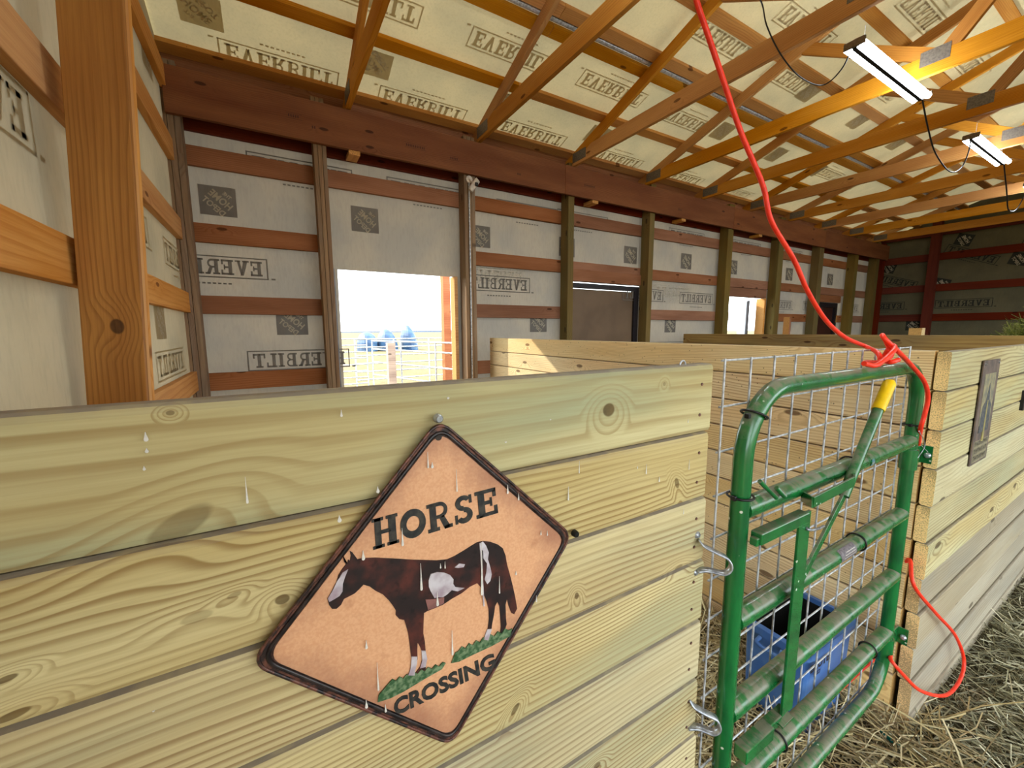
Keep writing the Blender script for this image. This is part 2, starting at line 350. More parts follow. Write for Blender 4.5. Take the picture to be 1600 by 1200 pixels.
def tube(name, pts, r, mat, parent=None, seg=12, smooth=True, rf=None, **kw):
    V, Fc = tube_data(pts, r, seg, True, rf); o = Vector(V[0]); c = sum((Vector(v) for v in V), Vector())/len(V)
    me = mesh(name, [v-c for v in V], Fc, mat, smooth)
    return link(name, me, T(*c), parent, **kw)
def prism(name, poly, M4, thick, mat, parent=None, **kw):
    """polygon in a local XZ plane extruded towards -Y"""
    n = len(poly); V = [(x, 0, z) for x, z in poly] + [(x, -thick, z) for x, z in poly]
    Fc = [tuple(range(n)), tuple(range(2*n-1, n-1, -1))] + [(i, i+n, (i+1) % n+n, (i+1) % n) for i in range(n)]
    me = mesh(name, V, Fc, mat); bm = bmesh.new(); bm.from_mesh(me); bmesh.ops.recalc_face_normals(bm, faces=bm.faces[:]); bm.to_mesh(me); bm.free()
    return link(name, me, M4, parent, **kw)

# ------------------------------------------------------------------ lettering
def ring_seg(cx, cy, r0, r1, a0, a1, ky=1.0, n=12):
    q = []
    for i in range(n):
        a, b = R(a0+(a1-a0)*i/n), R(a0+(a1-a0)*(i+1)/n)
        q.append([(cx+r0*math.cos(a), cy+ky*r0*math.sin(a)), (cx+r1*math.cos(a), cy+ky*r1*math.sin(a)), (cx+r1*math.cos(b), cy+ky*r1*math.sin(b)), (cx+r0*math.cos(b), cy+ky*r0*math.sin(b))])
    return q
def rc(x0, x1, y0, y1): return [(x0, y0), (x1, y0), (x1, y1), (x0, y1)]
GL = {
 'E': (.80, [rc(.1, .34, 0, 1), rc(0, .78, .87, 1), rc(0, .8, 0, .13), rc(.34, .6, .44, .57), rc(.66, .78, .68, 1), rc(.68, .8, 0, .33), rc(.54, .62, .34, .67)]),
 'V': (.95, [[(.08, 1), (.36, 1), (.6, 0), (.40, 0)], [(.62, 1), (.80, 1), (.58, 0), (.44, .12)], rc(0, .44, .9, 1), rc(.56, .92, .9, 1)]),
 'R': (.92, [rc(.1, .34, 0, 1), rc(0, .5, .87, 1), rc(0, .44, 0, .12), rc(.3, .5, .42, .54)] + ring_seg(.48, .71, .16, .29, -90, 90) + [[(.42, .5), (.62, .5), (.86, 0), (.62, 0)], rc(.62, .92, 0, .12)]),
 'B': (.86, [rc(.1, .34, 0, 1), rc(0, .5, .88, 1), rc(0, .5, 0, .12), rc(.3, .5, .45, .56)] + ring_seg(.48, .745, .14, .255, -90, 90) + ring_seg(.5, .275, .16, .275, -90, 90)),
 'I': (.46, [rc(.11, .35, 0, 1), rc(0, .46, .88, 1), rc(0, .46, 0, .12)]),
 'L': (.74, [rc(.1, .34, 0, 1), rc(0, .46, .88, 1), rc(0, .74, 0, .13), rc(.62, .74, 0, .36)]),
 'T': (.86, [rc(.31, .55, 0, 1), rc(0, .86, .87, 1), rc(0, .12, .66, 1), rc(.74, .86, .66, 1), rc(.18, .68, 0, .12)]),
 'H': (1.0, [rc(.1, .34, 0, 1), rc(.62, .90, 0, 1), rc(0, .44, .9, 1), rc(.54, .98, .9, 1), rc(0, .44, 0, .1), rc(.54, .98, 0, .1), rc(.3, .7, .45, .57)]),
 'O': (.98, ring_seg(.49, .5, .25, .48, 0, 360, 1.04, 26)),
 'S': (.80, ring_seg(.4, .73, .12, .30, 30, 270, .92, 14) + ring_seg(.4, .28, .12, .32, -150, 90, .92, 14) + [rc(.62, .72, .68, .98), rc(.06, .16, .02, .34)]),
}
def word_quads(word, gap=.06):
    q = []; x = 0
    for ch in word:
        w, qs = GL[ch]; q += [[(x+a, b) for a, b in p] for p in qs]; x += w+gap
    W_ = x-gap
    return [[(a/W_, b) for a, b in p] for p in q]
def font_mesh(word, bold=0.0):
    cu = bpy.data.curves.new('lettering', 'FONT'); cu.body = word; cu.offset = bold; cu.resolution_u = 3; cu.fill_mode = 'FRONT' if hasattr(cu, 'fill_mode') else cu.fill_mode
    o = bpy.data.objects.new('lettering_tmp', cu); COL.objects.link(o)
    dg = bpy.context.evaluated_depsgraph_get(); me = bpy.data.meshes.new_from_object(o.evaluated_get(dg))
    V = [v.co.copy() for v in me.vertices]; Fc = [tuple(p.vertices) for p in me.polygons]
    bpy.data.objects.remove(o); bpy.data.curves.remove(cu); bpy.data.meshes.remove(me)
    xs = [v.x for v in V]; ys = [v.y for v in V]; x0, x1, y0, y1 = min(xs), max(xs), min(ys), max(ys)
    return [((v.x-x0)/(x1-x0), (v.y-y0)/(y1-y0)) for v in V], Fc
def quads_mesh(name, quads, mat, y=0.0):
    V = []; Fc = []
    for p in quads: Fc.append(tuple(range(len(V), len(V)+len(p)))); V += [(a, y, b) for a, b in p]
    return mesh(name, V, Fc, mat)
_print = {}
def everbilt(ink):
    if ('e', ink) in _print: return _print['e', ink]
    q = [[((a-.5)*.72, (b-.5)*.118) for a, b in p] for p in word_quads('EVERBILT', .08)]
    W2, H2, t = .40, .085, .010
    for r_ in (rc(-W2, W2, H2-t, H2), rc(-W2, W2, -H2, -H2+t), rc(-W2, -W2+t, -H2, H2), rc(W2-t, W2, -H2, H2)): q.append(r_)
    for k in range(9): q.append(rc(-.14+k*.034, -.14+k*.034+.022, -H2-.05, -H2-.038))      # small print, too small to read
    q += [rc(-W2-.05, -W2-.02, -H2, -H2+.014)]
    _print['e', ink] = quads_mesh('printed_lettering', q, M[ink]); return _print['e', ink]
def depot(ink):
    if ('d', ink) in _print: return _print['d', ink]
    V = [(-.12, 0, -.11), (.12, 0, -.11), (.12, 0, .11), (-.12, 0, .11)]; Fc = [(0, 1, 2, 3)]; mi = [0]
    def line(word, cx, cz, w, h):
        pts, fs = font_mesh(word, .03); ca, sa = math.cos(R(42)), math.sin(R(42)); b = len(V)
        for a, z in pts:
            u, v = (a-.5)*w, (z-.5)*h; V.append((cx+u*ca-v*sa, -.0015, cz+u*sa+v*ca))
        for f_ in fs: Fc.append(tuple(i+b for i in f_)); mi.append(1)
    line('THE', -.062, .048, .06, .028); line('HOME', -.018, .012, .17, .056); line('DEPOT', .03, -.042, .17, .046)
    me = mesh('printed_logo', V, Fc, [M[ink], M['paper_print']], mi=mi); _print['d', ink] = me; return me

# ------------------------------------------------------------------ THE SETTING: ground, walls, roof
XL, XR, YB, YN = -.54, 12.04, 4.04, -4.06          # inner faces of the wrap: left end, right end, back side, near side
ZE, ZR, YR = 3.50, 4.86, -.01                      # eave and ridge heights of the roof wrap
fl = mesh('floor', [(XL-.3, YN-.3, 0), (XR+.3, YN-.3, 0), (XR+.3, YB+.3, 0), (XL-.3, YB+.3, 0)], [(0, 1, 2, 3)], M['floor'])
floor = link('floor', fl, T(0, 0, 0), kind='structure')
yd = mesh('outdoor_ground', [(-400, -300, -.02), (500, -300, -.02), (500, 600, -.02), (-400, 600, -.02)], [(0, 1, 2, 3)], M['yard'])
link('outdoor_ground', yd, T(0, 0, 0), kind='structure')

DOORS = [(.56, 1.70, 2.10), (3.20, 4.40, 2.14), (6.42, 7.46, 2.08), (9.30, 10.30, 2.08)]
def sheet(name, rects, axis, c, mat, kind='structure', parent=None):
    V = []; Fc = []
    for (a0, a1, z0, z1) in rects:
        b = len(V)
        for a, z in ((a0, z0), (a1, z0), (a1, z1), (a0, z1)): V.append((a, c, z) if axis == 'y' else (c, a, z))
        Fc.append((b, b+1, b+2, b+3))
    return link(name, mesh(name, V, Fc, mat), T(0, 0, 0), parent, kind=kind)
rects = []; x = XL
for (a, b, h) in DOORS: rects += [(x, a, 0, ZE+.02), (a, b, h, ZE+.02)]; x = b
rects.append((x, XR, 0, ZE+.02))
wall_back = sheet('wall_back', rects, 'y', YB, M['wrap_wall'])
wall_left = link('wall_left', mesh('wall_left', [(XL, YN, 3.1), (XL, YB, 3.1), (XL, YB, ZE), (XL, YR, ZR), (XL, YN, ZE), (XL, -.8, 0), (XL, YB, 0), (XL, -.8, 3.1), (XL, YN, 0), (XL, -3.6, 0), (XL, -3.6, 3.1)], [(0, 10, 7, 1, 2, 3, 4), (5, 6, 1, 7), (8, 9, 10, 0)], M['wrap_left']), T(0, 0, 0), kind='structure')  # unseen doorway behind the camera, added so skylight reaches the stall boards
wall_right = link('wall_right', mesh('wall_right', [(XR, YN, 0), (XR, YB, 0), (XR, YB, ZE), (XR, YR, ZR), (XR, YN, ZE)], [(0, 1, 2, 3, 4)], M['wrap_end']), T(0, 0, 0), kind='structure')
# near side (behind the photographer): unseen wide opening, added to let daylight into the barn
wall_near = sheet('wall_near', [(XL, 0.0, 0, ZE), (0.0, 9.0, 3.1, ZE), (9.0, XR, 0, ZE)], 'y', YN, M['wrap_wall'])
ceiling = link('ceiling', mesh('ceiling', [(XL-.3, YB+.25, ZE-.07), (XR+.3, YB+.25, ZE-.07), (XR+.3, YR, ZR), (XL-.3, YR, ZR), (XL-.3, YN-.25, ZE-.07), (XR+.3, YN-.25, ZE-.07)],
               [(0, 1, 2, 3), (3, 2, 5, 4)], M['wrap_roof']), T(0, 0, 0), kind='structure')
def roof_z(Y): return ZE + (ZR-ZE)*(1-abs(Y-YR)/(YB-YR))

# back wall: girts, posts, headers
GZ = (.54, 1.15, 1.76, 2.305, 2.86)
PB = [(-.50, .115, 'postgrey', 3), (.455, .10, 'postgrey', 3), (1.795, .12, 'postgrey', 3), (3.07, .085, 'post', 0), (4.415, .09, 'post', 0), (6.15, .135, 'post', 0),
      (7.62, .16, 'post', 0), (9.05, .17, 'post', 0), (10.55, .17, 'post', 0), (11.6, .17, 'post', 0)]
edges = [XL] + [p[0] for p in PB] + [XR]
def cut(x0, x1, z):
    segs = [(x0, x1)]
    for (a, b, h) in DOORS:
        if z-.07 < h:
            ns = []
            for (p, q) in segs:
                if q <= a or p >= b: ns.append((p, q))
                else:
                    if p < a: ns.append((p, a))
                    if q > b: ns.append((b, q))
            segs = ns
    return segs
for z in GZ:
    for i in range(len(PB)):
        x0 = PB[i][0]+PB[i][1]/2; x1 = (PB[i+1][0]+(-PB[i+1][1]/2)) if i+1 < len(PB) else XR
        if i == 1 and z > 2.2 and z < 2.7: continue
        for (p, q) in cut(x0, x1, z):
            if q-p > .12:
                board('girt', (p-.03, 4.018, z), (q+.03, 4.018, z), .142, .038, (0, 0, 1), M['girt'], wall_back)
for (a, b, h) in DOORS[1:]:
    board('door_header', (a-.02, 4.0, h+.075), (b+.02, 4.0, h+.075), .14, .038, (0, 0, 1), M['girt'], wall_back)
for (x, w, m_, lam) in PB:
    top = 3.06 if x > -.4 else 3.06
    if lam:
        for k in range(3):
            xx = x + (k-1)*w/3
            board('post_ply', (xx, 3.93, .0), (xx, 3.93, 3.42), .138, w/3-.003, (0, 1, 0), M[m_], wall_back, .0015)
    else: board('wall_post', (x, 3.93, 0), (x, 3.93, 3.42), .138, w, (0, 1, 0), M[m_], wall_back, .004)
xs = [XL+.02, 2.95, 6.15, 9.05, XR]
for i in range(4): board('header_beam', (xs[i], 3.84, 3.215), (xs[i+1]-.004, 3.84, 3.215), .31, .038, (0, 0, 1), M['beam'], wall_back)
for i in range(4): board('outer_header', (xs[i], 4.02, 3.18), (xs[i+1]-.004, 4.02, 3.18), .29, .034, (0, 0, 1), M['girt_dark'], wall_back)
for x in (.72, 5.0, 6.9, 3.4): board('header_spacer', (x, 3.83, 3.045), (x, 3.99, 3.045), .038, .09, (0, 0, 1), M['girt_sun'], wall_back)
board('eave_board', (XL, 4.0, 3.47), (XR, 4.0, 3.47), .12, .036, (0, 0, 1), M['girt'], wall_back)
for (bx, bz, bw) in ((.28, 3.22, .11), (.42, 3.17, .06), (1.25, 3.20, .2), (1.62, 3.17, .1), (2.35, 3.16, .08), (3.3, 3.2, .18), (4.9, 3.16, .1)):
    q_ = [rc(-bw/2, bw/2, -.02, -.018), rc(-bw/2, bw/2, .018, .02)] if bw > .09 else []
    q_ += [rc(-bw/2+.012+k*.016, -bw/2+.021+k*.016, -.010, .010) for k in range(int((bw-.02)/.016))]
    link('grade_stamp', quads_mesh('grade_stamp', q_, M['stamp_ink']), T(bx, 3.8203, bz), wall_back)
# conduit on the third post
tube('conduit', [(1.785, 3.853, 0), (1.785, 3.853, 3.0)], .008, M['zinc'], wall_back, 8)

# left wall
for z in (.54, 1.18, 1.765, 2.29, 2.83, 3.30):
    for (a, b) in ((-.80, 3.90),):
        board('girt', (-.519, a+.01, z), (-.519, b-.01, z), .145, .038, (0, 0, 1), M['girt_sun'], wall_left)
for k in range(3):
    yy = 1.74+.0175+k*.036
    board('post_ply', (-.495, yy, 0), (-.318, yy, 3.9), .142, .0345, (1, 0, 0), M['bigpost'] if k == 0 else M['girt_sun'], wall_left, .002)
for yy in (-.60, -3.6): board('wall_post', (-.430, yy, 0), (-.430, yy, 3.9), .142, .11, (1, 0, 0), M['bigpost'], wall_left)

# right end wall
for z in (.54, 1.12, 1.78, 2.39, 3.02, 3.52):
    for (a, b) in ((-4.0, -1.55), (-1.45, .55), (.65, 3.0), (3.12, 3.98)):
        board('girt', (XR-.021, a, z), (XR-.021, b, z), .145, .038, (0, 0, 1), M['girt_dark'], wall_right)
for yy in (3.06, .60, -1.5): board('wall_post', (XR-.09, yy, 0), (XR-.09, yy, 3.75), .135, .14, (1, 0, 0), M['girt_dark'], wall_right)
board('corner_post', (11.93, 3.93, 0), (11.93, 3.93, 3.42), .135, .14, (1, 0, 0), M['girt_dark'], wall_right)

# purlins (laid flat along the roof, under the wrap)
dY = Vector((0, (YB-YR), -(ZR-ZE))).normalized()
nrm = Vector((0, dY.z*-1, dY.y)).normalized()
PY = [3.90, 3.38, 2.865, 2.72, 2.30, 1.78, 1.25, .72, .2]
XS = [XL-.02, 2.05, 5.6, 9.2, XR+.02]
for Y in PY + [-.22, -.75, -1.3, -1.85, -2.4, -2.95, -3.5, -3.95]:
    z = roof_z(Y) - .024
    sgn = 1 if Y > YR else -1
    d_ = Vector((0, dY.y*sgn, dY.z))
    for i in range(4): board('purlin', (XS[i], Y, z), (XS[i+1]-.005, Y, z), .09, .038, d_, M['truss'], ceiling, .002)
tube('wrap_roll', [(XL, 2.795, roof_z(2.795)-.012), (XR, 2.795, roof_z(2.795)-.012)], .022, M['zinc'], ceiling, 10)

# printed marks on the wrap
def stamp(me, x, z, wall, tilt=0.0, flip=1):
    if wall == 'back': mw = T(x, YB-.003, z) @ Matrix.Rotation(tilt, 4, 'Y') @ Matrix.Diagonal((-1, 1, 1, 1)); par = wall_back
    elif wall == 'left': mw = T(XL+.003, x, z) @ Matrix(((0, -1, 0, 0), (-1, 0, 0, 0), (0, 0, 1, 0), (0, 0, 0, 1))) @ Matrix.Rotation(tilt, 4, 'Y'); par = wall_left
    elif wall == 'right': mw = T(XR-.003, x, z) @ Matrix(((0, 1, 0, 0), (1, 0, 0, 0), (0, 0, 1, 0), (0, 0, 0, 1))) @ Matrix.Rotation(tilt, 4, 'Y'); par = wall_right
    else:
        zz = roof_z(z)-.004; e2 = Vector((0, dY.y, dY.z)); e3 = Vector((0, -dY.z, dY.y))
        mw = Matrix(((1, 0, 0, x), (0, e3.y, e2.y, z), (0, e3.z, e2.z, zz), (0, 0, 0, 1))) @ Matrix.Rotation(tilt, 4, 'Y'); par = ceiling
    return link(me.name.split('.')[0], me, mw, par)
for x, z in ((-.38, 2.06), (2.22, 2.06), (4.50, 2.03), (5.66, 2.02), (8.09, 1.99), (9.3, 2.0), (10.95, 2.0), (.22, 1.305), (2.5, 1.30), (5.0, 1.29),
             (.33, 2.89), (1.43, 2.89), (2.59, 2.87), (3.40, 2.88), (5.36, 2.90), (6.9, 2.9), (8.3, 2.9)): stamp(everbilt('ink'), x, z, 'back')
for x, z in ((2.05, 2.12), (5.0, 2.08)): stamp(everbilt('ink_pale'), x+.1, z+.02, 'back').location.y += .001
for x, z in ((-.28, 2.56), (.82, 2.56), (1.99, 2.54), (3.15, 2.54), (4.22, 2.54), (5.37, 2.55), (6.54, 2.55), (8.3, 2.55), (9.9, 2.55), (.17, 1.63), (2.74, 1.64), (5.08, 1.62), (8.4, 1.62)):
    stamp(depot('ink'), x, z, 'back')
for y, z in ((1.35, 2.13), (2.6, 2.08), (3.78, 2.06), (3.25, 1.36)): stamp(everbilt('ink_roof'), y, z, 'left')
for y, z in ((2.98, 2.86), (3.05, 1.62), (3.5, 3.25)): stamp(depot('ink_roof'), y, z, 'left')
for y, z, t_ in ((3.86, 2.05, 0), (2.58, 2.05, 0), (2.56, 3.0, -.45), (3.68, 2.60, -.35), (1.3, 2.05, 0), (1.55, 2.98, -.3)): stamp(everbilt('ink_dark'), y, z, 'right', t_)
for y, z, t_ in ((3.80, 2.90, -.3), (2.92, 2.46, -.3), (2.68, 3.30, -.35), (1.93, 2.82, -.3), (3.28, 1.62, 0), (1.2, 3.4, -.3)): stamp(depot('ink_dark'), y, z, 'right', t_)
for x, y in ((.22, 3.83), (1.34, 3.83), (2.50, 3.80), (3.7, 3.82), (4.9, 3.82), (6.1, 3.82), (.70, 3.15), (1.88, 3.14), (2.96, 3.12), (4.1, 3.14), (3.58, 2.43), (4.7, 2.43), (4.22, 2.08), (5.9, 2.1), (2.3, 2.0), (5.2, 1.6), (6.6, 1.6), (7.2, 3.1)):
    stamp(everbilt('ink_roof'), x, y, 'roof')
for x, y in ((-.25, 3.6), (.87, 3.59), (2.04, 3.58), (3.2, 3.6), (4.65, 3.10), (5.84, 3.12), (6.9, 3.11), (6.3, 2.42), (5.1, 2.42), (8.1, 3.1), (7.5, 2.42), (4.6, 1.5)): stamp(depot('ink_roof'), x, y, 'roof')

# doorways in the back wall
door_1 = thing('door_1', (.56, 4.0, 0), kind='structure')
for (n_, a, b) in (('door_jamb', (1.665, 3.99, 0), (1.70, 4.10, 2.1)), ('door_jamb', (.50, 3.995, 0), (.53, 4.05, 2.1))):
    box(n_, a, b, M['girt_sun' if n_ == 'door_jamb' and a[0] > 1 else 'leaf'], door_1)
door_2 = thing('door_2', (3.2, 4.02, 0), kind='structure')
box('door_leaf', (3.18, 4.05, 0), (4.32, 4.08, 2.06), M['panel_tan'], door_2)
box('door_frame', (4.30, 4.02, 0), (4.38, 4.09, 2.13), M['frame_black'], door_2); box('door_frame', (3.1, 4.02, 2.07), (4.30, 4.09, 2.13), M['frame_black'], door_2)
door_3 = thing('door_3', (7.15, 4.12, 0), kind='structure')
board('door_leaf', (7.25, 4.16, 1.04), (8.05, 4.78, 1.04), 2.0, .035, (0, 0, 1), M['leaf'], door_3); board('door_edge', (7.16, 4.10, 0), (7.16, 4.10, 2.04), .03, .03, (1, 0, 0), M['frame_black'], door_3)
box('door_jamb', (7.44, 3.98, 0), (7.49, 4.12, 2.08), M['girt_sun'], door_3)
door_4 = thing('door_4', (9.3, 4.05, 0), kind='structure')
box('door_leaf', (9.3, 4.06, 0), (10.25, 4.09, 2.02), M['panel_brown'], door_4); box('door_frame', (10.2, 4.02, 0), (10.3, 4.09, 2.08), M['frame_black'], door_4)
box('door_frame', (9.28, 4.02, 1.99), (10.2, 4.09, 2.08), M['frame_black'], door_4)

# ------------------------------------------------------------------ ROOF TRUSSES (one thing each)
ORD = ['first', 'second', 'third', 'fourth', 'fifth', 'sixth', 'seventh', 'eighth', 'ninth', 'tenth']
TX = [.69, 1.90, 3.09, 4.28, 5.43, 6.62, 7.80, 8.95, 10.1, 11.25]
def tz(Y): return roof_z(Y) - .046/ math.cos(math.atan2(ZR-ZE, YB-YR))
for i, X in enumerate(TX):
    t = thing('roof_truss', (X, 0, 3.38), f'bare timber roof truss, {ORD[i]} one counted from the left end wall', 'truss', 'timber roof trusses')
    board('bottom_chord', (X, -3.86, 3.45), (X, 3.87, 3.45), .14, .038, (0, 0, 1), M['truss'], t)
    for sgn in (1, -1):
        ye = 4.0 if sgn > 0 else -4.0
        a = Vector((X, ye, tz(ye)-.052)); b = Vector((X, YR, tz(YR)-.055))
        board('top_chord', a, b, .10, .038, (0, 0, 1), M['truss'], t)
        yq = 1.22*sgn; ym = 2.05*sgn
        board('web', (X, yq, 3.50), (X, ym+.05*sgn, tz(ym)-.10), .09, .036, (0, 1, 0), M['truss'], t)
        board('web', (X, yq-.05*sgn, 3.50), (X, .30*sgn, tz(.3)-.08), .09, .036, (0, 1, 0), M['truss'], t)
        for (py_, pz_, w_, h_) in ((3.74*sgn, 3.46, .22, .10), (1.22*sgn, 3.50, .16, .10)):
            box('gusset_plate', (X-.022, py_-w_/2, pz_-h_/2), (X+.022, py_+w_/2, pz_+h_/2), M['plate'], t)

# ------------------------------------------------------------------ STALL PARTITIONS
PT = .1405
near = thing('stall_partition', (.1, .52, 0), 'greenish treated-pine plank wall in the foreground carrying the diamond horse sign', 'partition')
yo = (0, .004, -.003, .002, -.002, .001, -.001, 0, .001, 0, 0)
ztop = 1.482
for k in range(11):
    zc = ztop - PT*k - PT/2; x1 = .765 + (.004, -.002, 0, .003, .001, -.001, .004, 0, .002, .0, 0)[k]
    yf = .5025-.0022*min(k, 6); board('plank', (-.49, yf+.019, zc), (x1, yf+.019, zc), PT-.0004, .038, (0, 0, 1), M['near_top' if k == 0 else 'near'], near, .009)
    for (xx, zz) in ((.735, .03), (.733, -.032)):
        V, Fc = tube_data([(0, 0, 0), (0, -.002, 0)], .0032, 8); link('screw', mesh('screw', V, Fc, M['rim']), T(xx, yf+.0005, zc+zz), near)
box('end_post', (.66, .5395, 0), (.75, .63, 1.44), M['post'], near)

def partition_x(name, label, x_face, y0, y1, top, mat, n=11, pt=.1405, thick=.038):
    t = thing(name, (x_face+.02, (y0+y1)/2, 0), label, 'partition')
    for k in range(n):
        zc = top - pt*k - pt/2; j = random.uniform(-.0015, .0015)
        board('plank', (x_face+thick/2+j, y0+random.uniform(0, .003), zc), (x_face+thick/2+j, y1, zc), pt-.004, thick, (0, 0, 1), mat, t, .006)
    return t
mid = partition_x('stall_partition', 'golden pine plank wall running from the gate back to the rear wall', 1.998, .478, 3.855, 1.475, M['stall'], 11)
farp = partition_x('stall_partition', 'brownish plank wall of the next stall, only its top plank showing, hay behind it', 5.15, -.6, 3.855, 1.492, M['far'], 4, .145)
for k in range(4, 11): board('plank', (5.169, -.6, 1.492-.145*k-.0725), (5.169, 3.855, 1.492-.145*k-.0725), .141, .038, (0, 0, 1), M['far'], farp, .006)
box('partition_post', (5.19, 1.35, 0), (5.28, 1.44, 1.555), M['stall'], farp); box('partition_post', (5.19, 2.48, 0), (5.225, 2.545, 1.69), M['girt'], farp)
box('partition_post', (5.19, 0.0, 0), (5.28, .09, 1.45), M['stall'], farp)

front = thing('stall_partition', (3.1, .455, 0), 'pale green-grey plank stall front right of the gate, square plank ends showing', 'partition')
for k in range(11):
    zc = 1.473 - PT*k - PT/2; dy = (0, -.001, .0, -.002, .002, -.006, .0, -.008, -.003, -.012, -.016)[k]
    board('plank', (2.0+random.uniform(-.002, .002)+k*.0012, .455+dy, zc), (4.6, .455+dy, zc), PT-.0035, .036, (0, 0, 1), M['front' if k < 6 else 'front_grey'], front, .007)
box('end_post', (4.5, .475, 0), (4.59, .565, 1.44), M['post'], front); box('corner_post', (2.04, .478, 0), (2.13, .568, 1.42), M['post'], front)
lb = on_y(1600, 625, .43); box('latch_block', (lb.x-.03, .425, lb.z-.05), (lb.x+.05, .440, lb.z+.05), M['dark'], front)

# S-shaped gate catches on the end of the near partition
def catch(zc):
    y = .494
    pts = [(.742, y, zc+.040), (.745, y-.010, zc+.030), (.760, y-.024, zc+.020), (.782, y-.040, zc+.006), (.786, y-.046, zc-.012), (.776, y-.038, zc-.026), (.758, y-.014, zc-.026), (.742, y, zc-.030)]
    P = smooth_path(pts, 6); V = []; Fc = []
    for i, p in enumerate(P):
        t_ = (P[min(i+1, len(P)-1)]-P[max(i-1, 0)]).normalized(); s_ = Vector((.25, -.2, 1)).normalized() if False else Vector((.6, .75, .0)).normalized(); n_ = t_.cross(s_).normalized(); s2 = n_.cross(t_)
        for (a, b) in ((-.0085, -.0016), (.0085, -.0016), (.0085, .0016), (-.0085, .0016)): V.append(p+s2*a+n_*b)
    for i in range(len(P)-1):
        for k in range(4): Fc.append((i*4+k, i*4+(k+1) % 4, i*4+4+(k+1) % 4, i*4+4+k))
    Fc += [(3, 2, 1, 0), tuple(range(len(V)-4, len(V)))]
    c = P[0]; o = link('gate_catch', mesh('gate_catch', [v-c for v in V], Fc, M['chrome'], True), T(*c), near)
    for dz in (.048, -.036):
        V, Fc = tube_data([(0, 0, 0), (0, -.003, 0), (0, -.006, 0)], .008, 12, True, lambda t: 1-.5*t*t)
        link('screw', mesh('screw', V, Fc, M['chrome'], True), T(.742, .499, zc+dz), o)
catch(1.075); catch(.70)
# little eyelet on the top edge
tube('eyelet', [(.69+.008*math.cos(a), .515, 1.482+.008*math.sin(a)) for a in [i*2*math.pi/12 for i in range(13)]], .0018, M['chrome'], near, 6)

# white droppings on the near partition
def drip(x, y, L, w, Y, parent, mat='dropping'):
    p = on_y(x, y, Y); n = 8; poly = []
    for i in range(n): a = math.pi*i/(n-1); poly.append((w*math.cos(a), -L+(-w*1.2)*math.sin(a)))
    poly += [(-w*.35, -L*.4), (-w*.12, 0), (w*.12, 0), (w*.35, -L*.4)]
    prism('white_drip', poly, T(p.x, Y, p.z), .0008, M[mat], parent)
for (x, y, L, w) in ((227, 675, .007, .0018), (229, 700, .003, .0015), (225, 728, .003, .0012), (383, 745, .028, .0011), (533, 640, .007, .0013), (700, 620, .001, .0018), (905, 720, .02, .0008), (1010, 725, .018, .0012),
                     (888, 760, .022, .0014), (1030, 745, .008, .0016), (860, 655, .0, .0012), (1077, 718, .020, .0008), (1075, 655, .006, .0008), (996, 728, .004, .001), (640, 1050, .001, .001), (240, 1110, .0, .001), (790, 690, .0, .0016), (1068, 795, .01, .001)):
    drip(x, y, L, w, .497, near)

# ------------------------------------------------------------------ DIAMOND SIGN
SY = .4905
def sp(x, y, dy=0.0): p = on_y(x, y, SY-dy); return (p.x, p.z)
cpx = [(685, 653), (893, 835), (705, 1163), (388, 1036)]
C4 = [Vector(sp(*c)) for c in cpx]; SCc = sum(C4, Vector((0, 0)))/4
def round_poly(C, r, n=6, inset=0.0):
    out = []; cen = sum(C, Vector((0, 0)))/len(C)
    C = [c + (cen-c).normalized()*inset*1.41 for c in C]
    for i in range(len(C)):
        p, a, b = C[i], C[i-1], C[(i+1) % len(C)]; u, v = (a-p).normalized(), (b-p).normalized(); s0, s1 = p+u*r, p+v*r
        for k in range(n+1): t_ = k/n; out.append((1-t_)**2*s0+2*t_*(1-t_)*p+t_**2*s1)
    return out
sign = thing('diamond_sign', (SCc.x, SY, SCc.y), 'rust-orange metal diamond sign reading HORSE CROSSING with a standing paint horse', 'sign')
MS = T(SCc.x, SY, SCc.y)
loc = lambda P: [(p.x-SCc.x, p.y-SCc.y) for p in P]
prism('sign_plate', loc(round_poly(C4, .022)), MS, .002, M['rim'], sign)
prism('sign_face', loc(round_poly(C4, .020, 6, .012)), T(SCc.x, SY-.0015, SCc.y), .0012, M['rust'], sign)
def loop_tube(name, P, r, mat, y):
    P = [Vector((p.x, y, p.y)) for p in P]; P.append(P[0].copy()); P.append(P[1].copy()); return tube(name, P, r, mat, sign, 6)
loop_tube('raised_bead', round_poly(C4, .020, 6, .0085), .0028, M['bead'], SY-.0022)
loop_tube('rolled_edge', round_poly(C4, .022, 6, .0015), .0022, M['rim'], SY-.0018)
YF = SY-.0029
def flat(name, pxs, mat, off=0.0, th=.0008, parent=sign):
    pts = [on_y(x, y, YF-off) for x, y in pxs]; c = sum(pts, Vector())/len(pts)
    return prism(name, [(p.x-c.x, p.z-c.z) for p in pts], T(c.x, YF-off, c.z), th, mat, parent)
hz = lambda L: [(500+a/4.285, 830+b/4.285) for a, b in L]
